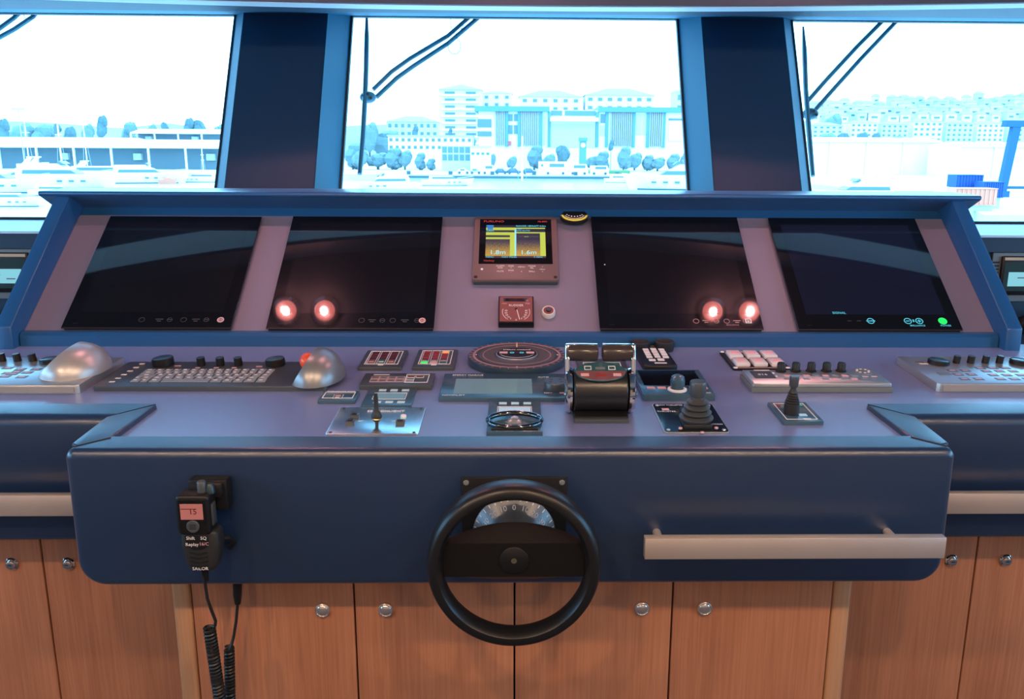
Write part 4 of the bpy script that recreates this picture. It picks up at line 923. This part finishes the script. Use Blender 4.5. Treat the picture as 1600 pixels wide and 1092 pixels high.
# land
bm = bmesh.new(); pl = [(-900, 232, ), (-40, 232), (60, 232), (62, 150), (72, 150), (50, 92), (900, 92), (900, 1400), (-900, 1400)]
lo = [bm.verts.new((x, y, WZ-1)) for x, y in pl]; hi = [bm.verts.new((x, y, QZ)) for x, y in pl]; bm.faces.new(hi)
for i in range(len(pl)): bm.faces.new((lo[i], lo[(i+1) % len(pl)], hi[(i+1) % len(pl)], hi[i]))
tag(fin(bm, 'quay', O_QUAY), 'pale concrete quay running along the far side of the basin', 'quay')
qe = thing('quay_fender_strip', 'dark rubber fender strip along the quay edge', 'fender', (0, 231.7, QZ-.5)); box(qe, 'strip', -36, 36, -.3, .2, -.35, .2, O_FENDER)
for k in range(6): cyl(qe, 'bollard', -28+11*k, .9, .52, 1.4, .55, O_FENDER, n=10)
def hillmesh(name, label, x0, x1, y0, prof, depth, m):
    bm = bmesh.new(); a = []; b = []
    n = len(prof)
    for i, hgt in enumerate(prof):
        x = x0+(x1-x0)*i/(n-1); a.append(bm.verts.new((x, y0, QZ))); b.append((bm.verts.new((x, y0+depth*.5, QZ+hgt)), bm.verts.new((x, y0+depth, QZ))))
    for i in range(n-1):
        bm.faces.new((a[i], a[i+1], b[i+1][0], b[i][0])); bm.faces.new((b[i][0], b[i+1][0], b[i+1][1], b[i][1]))
    for i in (0, n-1): bm.faces.new((a[i], b[i][0], b[i][1]))
    o = fin(bm, name, m, None, True); return tag(o, label, 'hill')
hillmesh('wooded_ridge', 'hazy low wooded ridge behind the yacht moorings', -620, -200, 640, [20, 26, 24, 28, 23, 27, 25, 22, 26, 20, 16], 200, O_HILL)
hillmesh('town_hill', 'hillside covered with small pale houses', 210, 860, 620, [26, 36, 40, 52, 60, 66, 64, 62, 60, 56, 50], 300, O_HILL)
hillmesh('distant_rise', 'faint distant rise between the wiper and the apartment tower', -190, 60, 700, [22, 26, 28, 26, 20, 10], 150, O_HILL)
# trees
def crown_mesh(seed, m):
    rnd = random.Random(seed); bm = bmesh.new()
    for k in range(7):
        r = rnd.uniform(.42, .62); c = Vector((rnd.uniform(-.55, .55), rnd.uniform(-.4, .4), rnd.uniform(.15, 1.15)))
        if k == 0: c = Vector((0, 0, .6)); r = .72
        g = bmesh.ops.create_icosphere(bm, subdivisions=2, radius=r)
        for v in g['verts']: v.co = v.co*(1+rnd.uniform(-.16, .16))+c
    me = bpy.data.meshes.new('crown'); bm.to_mesh(me); bm.free(); me.materials.append(m); return me
CROWNS = [crown_mesh(i, O_TREE if i < 2 else O_TREE2) for i in range(4)]
TRUNK = None
def tree(px, pytop, d, wpx, label, kind=0, grp='trees along the far shore', base=QZ, full=False):
    global TRUNK
    top = atY(px, pytop, d); H = top.z-base; wm_ = wpx*d/F
    t = thing('tree', label, 'tree', (top.x, d, base), (0, 0, 0), grp)
    if TRUNK is None:
        bm = bmesh.new(); bmesh.ops.create_cone(bm, cap_ends=True, segments=7, radius1=.5, radius2=.3, depth=1); TRUNK = bpy.data.meshes.new('trunk'); bm.to_mesh(TRUNK); bm.free(); TRUNK.materials.append(O_TRUNK)
    hc = H*.80 if full else min(H*.75, wm_*1.5)
    c = link('crown', CROWNS[kind], t); c.location = (0, 0, H-hc); c.scale = (wm_/2, wm_/2, hc/1.7)
    k = link('trunk', TRUNK, t); k.location = (0, 0, (H-hc*.6)/2); k.scale = (wm_*.12, wm_*.12, H-hc*.6)
    return t
for px, py, d, w_, lab, kd in ((2, 184, 420, 22, 'round dark tree at the edge of the window over the yachts', 0), (157, 179, 430, 20, 'tallest bushy tree rising over the marina sheds', 0), (293, 183, 430, 20, 'first of two dark crowns above the long shed roof', 0), (309, 186, 430, 22, 'second of two dark crowns above the long shed roof', 1),
        (256, 190, 440, 12, 'small round tree over the long shed roof', 1), (198, 186, 470, 26, 'pale wide tree behind the marina sheds', 3), (88, 192, 380, 12, 'slim dark tree behind the tall white mast', 1), (106, 196, 380, 24, 'low spreading tree between the masts', 0), (236, 191, 470, 16, 'faint tree beside the small round one', 2), (135, 190, 480, 20, 'faint pale tree beyond the masts', 2), (30, 188, 480, 44, 'broad pale tree clump behind the lamp mast', 2), (62, 190, 480, 40, 'broad pale tree clump behind the first mast', 3), (340, 190, 480, 26, 'faint tree next to the window pillar', 2), (196, 200, 380, 12, 'small dark bush in front of the shed roof', 0),
        (576, 186, 420, 30, 'wide hazy tree beside the wiper blade', 2), (648, 196, 420, 12, 'narrow tree in front of the pale flats', 0), (703, 200, 330, 8, 'pointed small tree at the foot of the apartment tower', 0), (730, 208, 330, 28, 'rounded green tree before the apartment tower', 3), (600, 200, 430, 50, 'low hazy tree mass near the wiper', 3),
        (955, 218, 275, 10, 'cone-like tree before the timber-clad hall', 0), (975, 226, 275, 26, 'low hedge tree before the timber-clad hall', 3), (835, 224, 290, 30, 'low trees under the hall timber panels', 3), (880, 226, 285, 24, 'dark low trees by the hall entrance', 1),
        (1300, 172, 560, 40, 'broad pale tree mass below the hill', 2), (1345, 205, 430, 24, 'dark tree before the far flats', 0), (1367, 206, 430, 18, 'green tree in front of the far flats', 0), (1290, 204, 430, 40, 'hedge of trees behind the white boat shed', 3), (1322, 206, 430, 26, 'darker tree behind the white boat shed', 1), (1400, 208, 430, 30, 'low tree right of the green one', 3)):
    tree(px, py, d, w_, lab, kd)
extra = random.Random(11)
for k, (px, py, w_) in enumerate(((612, 222, 26), (632, 226, 20), (655, 230, 16), (590, 230, 30), (672, 240, 14), (562, 225, 22), (550, 214, 26), (768, 232, 12), (800, 236, 14), (858, 232, 18), (925, 236, 20), (940, 228, 22), (992, 230, 22), (1012, 234, 18), (1028, 238, 22), (1052, 232, 20), (1068, 240, 16), (1072, 228, 18))):
    tree(px, py+6, 284+extra.uniform(-6, 6), w_*1.25, 'low bushy tree among the planting along the waterfront', extra.choice((2, 3)), 'low planting along the waterfront', full=True)
# buildings
def block(name, label, cat, px0, px1, pytop, pybot, d, depth, m, roof=None, wins=None, rows=0, cols=0, wm_=O_GLASS, base=None, ww=.55, wh=.5):
    a = atY(px0, pytop, d); b = atY(px1, pytop, d); z1 = (a.z+b.z)/2; z0 = base if base is not None else atY((px0+px1)/2, pybot, d).z
    W = (b.x-a.x)/2; H = z1-z0
    t = thing(name, label, cat, ((a.x+b.x)/2, d, z0))
    box(t, 'wall', -W, W, 0, depth, min(0, QZ-z0), H, m)
    if roof == 'hip':
        bm = bmesh.new(); e = .04*W; hh = roof_h(W)
        q = [bm.verts.new(c) for c in ((-W-e, -e, H), (W+e, -e, H), (W+e, depth+e, H), (-W-e, depth+e, H), (-W*.35, depth/2, H+hh), (W*.35, depth/2, H+hh))]
        for f in ((0, 1, 5, 4), (1, 2, 5), (2, 3, 4, 5), (3, 0, 4), (0, 1, 2, 3)): bm.faces.new([q[i] for i in f])
        fin(bm, 'roof', O_ROOF, t)
    elif roof == 'flat': box(t, 'roof', -W*1.02, W*1.02, -.6, depth+.6, H, H+max(.35, H*.035), O_PALE)
    for r in range(rows):
        for c in range(cols):
            cw = 2*W/cols; ch = H/rows; x = -W+cw*(c+.5); z = ch*(r+.5)
            f = box(t, 'window', x-cw*ww/2, x+cw*ww/2, -.12, .1, z-ch*wh/2, z+ch*wh/2, wm_)
    return t, W, H
def roof_h(W): return W*.22
t, W, H = block('apartment_tower', 'tall cream apartment tower with balcony rows', 'building', 686, 752, 140, 226, 360, 14, O_CREAM, rows=8, cols=2, ww=.48, wh=.42)
for r in range(8): box(t, 'balcony', -W*.86, W*.86, -1.1, 0, H*r/8+.1, H*r/8+.9, O_WHITE)
bm = bmesh.new(); q = [bm.verts.new(c) for c in ((-W*1.04, -1, H), (W*1.04, -1, H), (W*1.04, 15, H), (-W*1.04, 15, H), (0, 7, H+2.6))]
for f in ((0, 1, 4), (1, 2, 4), (2, 3, 4), (3, 0, 4), (0, 1, 2, 3)): bm.faces.new([q[i] for i in f])
fin(bm, 'roof', O_ROOF, t)
block('apartment_block', 'cream stepped flats joined to the apartment tower', 'building', 752, 800, 146, 226, 378, 14, O_CREAM, 'hip', rows=7, cols=3, ww=.35, wh=.4)
block('apartment_block', 'long pale flats with peaked roof above the hall entrance', 'building', 812, 908, 151, 226, 420, 16, O_CREAM, 'hip', rows=6, cols=6, ww=.4, wh=.4)
block('apartment_block', 'long pale flats with second peaked roof behind the hall', 'building', 915, 1022, 149, 226, 420, 16, O_CREAM, 'hip', rows=6, cols=7, ww=.45, wh=.4)
block('apartment_block', 'narrow blue-grey flats at the window pillar', 'building', 1056, 1100, 144, 226, 430, 14, O_PALE, 'flat', rows=5, cols=3)
block('low_flats', 'wide pale flats seen between wiper and tower', 'building', 604, 684, 190, 228, 440, 14, O_PALE, 'hip', rows=3, cols=8, ww=.5, wh=.45)
block('clubhouse', 'long white clubhouse with a row of narrow windows', 'building', 606, 738, 213, 236, 300, 12, O_WHITE, 'flat', rows=2, cols=14, ww=.5, wh=.42)
block('kiosk', 'small white kiosk building behind the parked vans', 'building', 735, 766, 230, 250, 262, 8, O_WHITE, 'flat', rows=1, cols=4, ww=.6, wh=.2)
block('glass_pavilion', 'low glazed pavilion beside the clubhouse', 'building', 690, 735, 228, 252, 270, 10, O_PALE, None, rows=2, cols=5, ww=.8, wh=.8)
# the timber-clad hall
dH = 300; a = atY(743, 166, dH); b = atY(1092, 166, dH); zb = atY(900, 232, dH).z; cxh = (a.x+b.x)/2
t = thing('waterfront_hall', 'wide waterfront hall with teal roof bands and timber slat panels', 'building', (cxh, dH, zb))
def HX(px): return atY(px, 200, dH).x-cxh
def HZ(py): return atY(900, py, dH).z-zb
box(t, 'wall', HX(748), HX(1092), 0, 25, QZ-zb, HZ(172), O_WHITE)
for p0, p1 in ((742, 858), (934, 1094)): box(t, 'roof_band', HX(p0), HX(p1), -1.6, 26, HZ(175), HZ(167), O_TEAL)
for px in (792, 811, 845, 858, 933, 948, 990, 1012, 1037): box(t, 'mullion', HX(px)-.5, HX(px)+.5, -.7, .1, HZ(230), HZ(175), O_TEAL)
for p0, p1, n in ((774, 790, 5), (814, 842, 9), (954, 988, 11), (1014, 1036, 7)):
    for k in range(n):
        xa = HX(p0)+(HX(p1)-HX(p0))*k/n; box(t, 'timber_slat', xa, xa+(HX(p1)-HX(p0))/n*.72, -.8, .05, HZ(228), HZ(175), O_SLAT)
for p0, p1, q0, q1 in ((746, 768, 187, 200), (746, 768, 206, 214), (794, 801, 179, 190), (803, 810, 179, 190), (794, 801, 196, 210), (803, 810, 196, 210), (847, 852, 180, 226), (861, 878, 173, 181), (882, 930, 173, 181), (938, 945, 178, 192), (938, 945, 196, 212), (994, 1002, 178, 210), (1004, 1010, 178, 210), (1044, 1075, 184, 187)):
    box(t, 'window', HX(p0), HX(p1), -.3, .1, HZ(q1), HZ(q0), O_GLASS if q1-q0 < 16 else O_PALE)
box(t, 'canopy', HX(859), HX(934), -3, 0, HZ(190), HZ(184), O_WHITE); box(t, 'entrance', HX(862), HX(930), -.4, .1, HZ(230), HZ(194), O_PALE); outline_ = box(t, 'billboard', HX(1045), HX(1072), -.6, .05, HZ(219), HZ(188), O_WHITE)
box(t, 'sign', HX(794), HX(799), -.9, 0, HZ(228), HZ(221), O_RED)
t = thing('sign_pylon', 'dark square pylon with white disc sign near the hall entrance', 'sign', (atY(911, 230, 262).x, 262, QZ)); zt = atY(911, 215, 262).z-QZ; zbp = atY(911, 249, 262).z-QZ
box(t, 'column', -1.0, 1.0, 0, 1.5, 0, zt-1, O_TEAL); box(t, 'cap', -1.3, 1.3, -.2, 1.7, zt-1, zt, O_TEAL); lathe(t, 'disc', [(.7, 0), (.7, .1), (0, .1)], O_WHITE, (0, -.05, zt-2.2), 16, (pi/2, 0, 0))
# vehicles on the quay
def vehicle(px, py, d, L, Hh, m, label, van=False):
    p = atY(px, py, d); t = thing('van' if van else 'parked_car', label, 'vehicle', (p.x, d, QZ))
    k = L/2
    if van: prof = [(-k, .35), (k, .35), (k, Hh*.55), (k*.80, Hh), (-k, Hh)]
    else: prof = [(-k, .35), (k, .35), (k, Hh*.55), (k*.55, Hh*.6), (k*.25, Hh), (-k*.55, Hh), (-k*.9, Hh*.62), (-k, Hh*.58)]
    prism(t, 'body', prof, 0, 1.8, m, axis='y'); box(t, 'side_window', -k*.5, k*.2 if not van else k*.7, -.03, .05, Hh*.62, Hh*.9, O_GLASS)
    for wx in (-k*.62, k*.62): lathe(t, 'wheel', [(.36, 0), (.36, .25), (0, .25)], O_BOOT, (wx, .1, .36), 14, (pi/2, 0, 0))
for px, L, Hh, m, lab, v in ((724, 3.4, 1.5, O_WHITE, 'white car parked farthest along the quay from the pylon', 0), (743, 3.0, 1.5, O_PALE, 'grey car parked second along the quay', 0), (763, 3.1, 2.4, O_WHITE, 'white van between the grey car and blue car', 1), (783, 3.4, 1.5, O_CARB, 'blue-grey car parked beside the tall mast', 0), (803, 3.8, 1.6, O_CARB, 'dark blue car just before the tall mast', 0), (827, 3.8, 1.6, O_CARB, 'dark blue car just past the tall mast', 0), (868, 6.6, 3.2, O_WHITE, 'long white lorry body on the quay', 1), (904, 5.2, 2.8, O_WHITE, 'white van with dark windscreen on the quay', 1), (937, 5.0, 2.4, O_WHITE, 'white van nearest the moored cruiser', 1)):
    vehicle(px, 274, 238, L, Hh, m, lab, bool(v))
t = thing('bus', 'white and red bus parked behind the quay vans', 'vehicle', (atY(873, 250, 255).x, 255, QZ)); box(t, 'body', -5.8, 5.8, 0, 2.5, .4, 3.2, O_WHITE, .2); box(t, 'stripe', -5.6, 5.6, -.05, .05, .9, 1.3, O_PINK)
for k in range(5): box(t, 'window', -4.4+2*k-.7, -4.4+2*k+.7, -.04, .06, 1.8, 2.5, O_GLASS)
t = thing('lawn_patch', 'small bright lawn patch behind the quay', 'lawn', (atY(952, 254, 250).x, 250, QZ)); box(t, 'turf', -6, 6, 0, 6, 0, .9, O_GRASS, .2)
# boats
def hull_mesh(t, L, B, H, m):
    bm = bmesh.new(); secs = []
    for s_, bw, sh in ((0, .86, .92), (.12, .95, .90), (.35, 1, .90), (.6, .92, .96), (.8, .62, 1.06), (.93, .26, 1.16), (1, .02, 1.22)):
        x = -L/2+L*s_; w = B/2*bw
        keelx = x-(L*.07*s_ if s_ > .7 else 0)
        secs.append([bm.verts.new((x, -w, H*sh)), bm.verts.new((keelx, -w*.82, 0)), bm.verts.new((keelx, w*.82, 0)), bm.verts.new((x, w, H*sh))])
    for a, b in zip(secs, secs[1:]):
        for j in range(4): bm.faces.new((a[j], a[(j+1) % 4], b[(j+1) % 4], b[j]))
    bm.faces.new(secs[0]); bm.faces.new(secs[-1]); return fin(bm, 'hull', m, t)
def yacht(px, py, d, L, label, face=1, rz=0, fly=True, arch=True, dark=0):
    p = atY(px, py, d); t = thing('motor_yacht', label, 'boat', (p.x, d, WZ), (0, 0, rz if face > 0 else pi+rz), 'yachts moored in the basin')
    B = L*.27; H = L*.115
    hull_mesh(t, L, B, H, O_WHITE)
    box(t, 'waterline', -L*.485, L*.36, -B*.44, B*.44, -.1, H*.10, O_BOOT)
    ch = L*.075
    def house(nm, x0, x1, z0, z1, rk0, rk1, w, m): return prism(t, nm, [(x0, z0), (x1, z0), (x1-rk1, z1), (x0+rk0, z1)], -w/2, w/2, m, axis='y')
    house('deckhouse', -L*.36, L*.20, H*.9, H*.9+ch, L*.01, L*.13, B*.72, O_WHITE)
    house('saloon_window', -L*.30, L*.165, H*.9+ch*.34, H*.9+ch*.80, L*.01, L*.055, B*.735, O_GLASS)
    for s_ in (-1, 1):
        for k in range(3): box(t, 'porthole', L*(.02+.10*k)-L*.022, L*(.02+.10*k)+L*.022, s_*B*.475-.03, s_*B*.475+.03, H*.50, H*.66, O_GLASS)
    if fly:
        house('flybridge', -L*.34, L*.06, H*.9+ch, H*.9+ch*1.5, 0, L*.05, B*.66, O_WHITE); house('windscreen', L*.00, L*.055, H*.9+ch*1.5, H*.9+ch*1.85, L*.01, L*.035, B*.6, O_GLASS)
    if arch:
        z0 = H*.9+ch*(1.5 if fly else 1)
        for s_ in (-1, 1): prism(t, 'radar_arch_leg', [(-L*.30, z0), (-L*.24, z0), (-L*.20, z0+ch*.8), (-L*.24, z0+ch*.8)], s_*B*.30, s_*B*.30+.15, O_WHITE, axis='y')
        box(t, 'radar_arch_top', -L*.25, -L*.19, -B*.32, B*.32, z0+ch*.72, z0+ch*.86, O_WHITE)
    tube(t, 'bow_rail', [(L*.18, -B*.40, H*1.22), (L*.36, -B*.24, H*1.38), (L*.48, 0, H*1.5), (L*.36, B*.24, H*1.38), (L*.18, B*.40, H*1.22)], .05, O_PALE, 4)
    return t
for a in ((-10, 300, 158, 20, 'large white yacht cut by the window edge, nearest the sill', 1, .15, True, True), (40, 262, 190, 17, 'white yacht in front of the lamp mast', -1, .1, True, True), (96, 268, 178, 22, 'long white flybridge yacht moored mid-basin', 1, .12, True, True), (165, 272, 216, 20, 'sleek white yacht with long dark hull windows', 1, .2, False, True), (228, 262, 205, 19, 'white yacht lying nearest the pink buoy barge', 1, .25, True, False), (90, 292, 150, 9, 'small white tender near the console hood', 1, .1, False, False), (20, 318, 122, 10, 'low white launch beside the window sill', 1, .05, False, False),
          (1060, 290, 185, 24, 'big white cruiser moored against the quay end', -1, -.12, True, True), (1066, 262, 222, 18, 'white yacht behind the big cruiser', -1, -.1, True, True), (1340, 285, 140, 16, 'white sports yacht with raked windscreen near the hill window', -1, .05, True, True), (620, 316, 120, 9, 'white yacht stern with dark cabin doors beneath the wiper', 1, 1.5, True, True), (600, 300, 175, 14, 'white yacht half hidden by the wiper blade', -1, .4, True, True), (700, 292, 200, 12, 'low white motorboat off the quay', 1, .1, False, False), (1296, 300, 96, 13, 'white cabin boat by the window pillar, nearest the hood edge', -1, .1, True, True), (1392, 300, 108, 12, 'low white motor yacht between the sports yacht and the containers', 1, .1, False, True), (310, 270, 212, 11, 'small white cruiser nearest the window pillar', -1, .1, False, False), (150, 252, 222, 13, 'white cruiser tucked under the shed behind the long yacht', -1, .05, True, False), (975, 276, 224, 10, 'small white cruiser tied alongside the quay end', 1, 0, True, False)):
    yacht(*a)
p = atY(262, 270, 200); t = thing('work_barge', 'small pink-sided barge at the yacht bow', 'boat', (p.x, 200, WZ)); hull_mesh(t, 4.0, 2, 1.1, O_PINK); box(t, 'deck_box', -.9, .5, -.5, .5, 1.0, 1.5, O_PINK)
def mast(px, pytop, d, r, label, cross=(), lamp=False, base=WZ+1.5):
    p = atY(px, pytop, d); t = thing('lamp_mast' if lamp else 'sailboat_mast', label, 'mast', (p.x, d, base)); Hm = p.z-base
    lathe(t, 'pole', [(r, 0), (r*.7, Hm)], O_PALE if lamp else O_WHITE, n=8)
    if lamp: box(t, 'lamp_head', -1.6, 1.6, -.2, .2, Hm-.2, Hm+.15, O_PALE)
    for f in cross: tube(t, 'spreader', [(-Hm*.06, 0, Hm*f), (Hm*.06, 0, Hm*f)], r*.5, O_WHITE, 5)
    if not lamp:
        for s_ in (-1, 1): tube(t, 'shroud', [(0, 0, Hm*.97), (s_*Hm*.10, 0, 0)], .03, O_PALE, 4)
mast(28, 170, 230, .14, 'slim lamp mast with crosspiece above the yachts', lamp=True)
for px, py, d, lab in ((37, 184, 200, 'white sailboat mast just past the lamp mast'), (89, 188, 200, 'thick white sailboat mast over the long yacht'), (130, 196, 225, 'thin mast before the shed roof'), (816, 213, 190, 'tall white mast in front of the parked cars'), (1396, 250, 140, 'short white mast on the sports yacht side'), (315, 232, 225, 'short white post by the window pillar')): mast(px, py, d, .22 if '816' in str(px) or px == 89 else .15, lab, (.55, .75))
# sheds on the mooring side
def shed(label, px0, px1, pyroof, pyeave, pybot, d, open_=True, slope_=True):
    a = atY(px0, pyeave, d); b = atY(px1, pyeave, d); W = (b.x-a.x)/2; ze = (a.z+b.z)/2; zr = atY((px0+px1)/2, pyroof, d).z; z0 = atY((px0+px1)/2, pybot, d).z
    t = thing('boat_shed', label, 'building', ((a.x+b.x)/2, d, z0))
    He = ze-z0; Hr = zr-z0
    prism(t, 'roof', [(-1, He), (-1, He+.4), (9, Hr), (19, He+.4), (19, He)], -W, W, O_WHITE, axis='x')
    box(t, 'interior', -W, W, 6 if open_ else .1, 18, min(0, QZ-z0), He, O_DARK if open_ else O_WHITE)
    n = max(4, int(W/5))
    for k in range(n+1): box(t, 'post', -W+2*W*k/n-.25, -W+2*W*k/n+.25, -.6, 0, min(0, QZ-z0), He, O_WHITE)
    for k in range(n):
        if open_ and k % 2 == 0: box(t, 'stored_crate', -W+2*W*(k+.5)/n-1.2, -W+2*W*(k+.5)/n+1.2, 4.6, 6, 0, He*.55, O_PALE)
shed('long low white shed with shadowed open front behind the yachts', -60, 348, 217, 231, 250, 268)
shed('white hip-roofed shed farther back over the moorings', 205, 352, 201, 209, 218, 350)
shed('dark-windowed pier building at the moorings', -60, 200, 214, 219, 228, 330)
shed('big white boat shed filling the shore under the hill', 1240, 1470, 214, 222, 262, 260, False); shed('second white shed reaching to the blue crane', 1500, 1720, 222, 230, 268, 238, False)
# hillside town
HS = boxmesh(1, 1, 1, O_CREAM); HSP = boxmesh(1, 1, 1, O_PALE); GW = boxmesh(1, 1, 1, O_GLASS)
bm = bmesh.new(); q = [bm.verts.new(c) for c in ((-.55, -.55, 0), (.55, -.55, 0), (.55, .55, 0), (-.55, .55, 0), (-.3, 0, .5), (.3, 0, .5))]
for f in ((0, 1, 5, 4), (1, 2, 5), (2, 3, 4, 5), (3, 0, 4), (0, 1, 2, 3)): bm.faces.new([q[i] for i in f])
RF = bpy.data.meshes.new('gable'); bm.to_mesh(RF); bm.free(); RF.materials.append(O_ROOF)
rnd = random.Random(5)
for k in range(80):
    row, cc = divmod(k, 16); f = (row+.5)/5.2
    px = 1272+cc*23.5+(row % 2)*9+rnd.uniform(-3, 3); top = 170-13*sin(min(1, (px-1268)/180)*pi/2)+rnd.uniform(-2.5, 2.5); py = top+2+(192-top)*f; d = 702-72*f
    p = atY(px, py, d); sw = rnd.uniform(5, 8.6); sh_ = rnd.uniform(3.5, 6.5)
    t = thing('hill_house', 'small pale house among many on the hillside', 'house', (p.x, d, p.z), (0, 0, rnd.uniform(-.15, .15)), 'houses on the hillside')
    o = link('wall', HS if rnd.random() < .6 else HSP, t); o.scale = (sw, 7, sh_+14); o.location = (0, 0, (sh_+14)/2-14)
    o = link('roof', RF, t); o.scale = (sw, 7, 4); o.location = (0, 0, sh_)
    o = link('window', GW, t); o.scale = (sw*.5, .3, 1.3); o.location = (0, -3.6, sh_*.5)
for i, (p0, p1, q0, lab) in enumerate(((1270, 1318, 196, 'pale flats nearest the window pillar under the hill'), (1330, 1372, 192, 'cream flats under the long reddish roof'), (1378, 1420, 194, 'pale flats in the middle of the row under the hill'), (1428, 1474, 190, 'flats with white balconies in the row under the hill'), (1480, 1522, 192, 'flats just before the blue crane'), (1528, 1570, 193, 'flats behind the blue crane post'), (1576, 1640, 192, 'last flats of the row at the window edge'))):
    block('town_flats', lab, 'building', p0, p1, q0, 222, 470+6*i, 14, O_CREAM if i % 2 else O_PALE, 'hip', rows=4, cols=5, ww=.45, wh=.45)
# containers and crane
def container(px0, px1, py0, py1, d, m, label):
    a = atY(px0, py0, d); b = atY(px1, py1, d); t = thing('shipping_container', label, 'container', ((a.x+b.x)/2, d, b.z)); W = (b.x-a.x)/2; H = a.z-b.z
    box(t, 'body', -W, W, 0, 2.4, 0, H, m)
    for k in range(9): box(t, 'rib', -W+2*W*(k+.3)/9, -W+2*W*(k+.7)/9, -.08, .02, H*.06, H*.94, m)
    for z0_, z1_ in ((0, H*.05), (H*.95, H)): box(t, 'rail', -W, W, -.12, .02, z0_, z1_, m)
    if b.z > QZ+.1: box(t, 'trestle', -W*.9, W*.9, .3, 2.1, QZ-b.z, 0, O_PALE)
container(1496, 1535, 273, 293, 106, O_BLUE, 'larger blue container above the pink one'); container(1539, 1567, 284, 309, 103, O_BLUE, 'smaller blue container beside the crane foot'); container(1495, 1556, 294, 321, 98, O_PINK, 'pale pink container in front of the blue ones')
a = atY(1583, 196, 130); t = thing('boat_crane', 'tall blue boat crane post with short top beam', 'crane', (a.x, 130, QZ)); Hc = a.z-QZ
hexa(t, 'post', [(-1.15, -.5, 0), (-.05, -.5, 0), (-.05, .5, 0), (-1.15, .5, 0), (-.2, -.5, Hc), (1.0, -.5, Hc), (1.0, .5, Hc), (-.2, .5, Hc)], O_CRANE)
box(t, 'top_beam', -1.4, 3.6, -.6, .6, Hc-.2, Hc+.7, O_CRANE); box(t, 'foot', -1.6, .4, -.7, .7, 0, .9, O_CRANE); box(t, 'brace', -.4, 4, -.2, .2, 1.2, 1.6, O_CRANE)
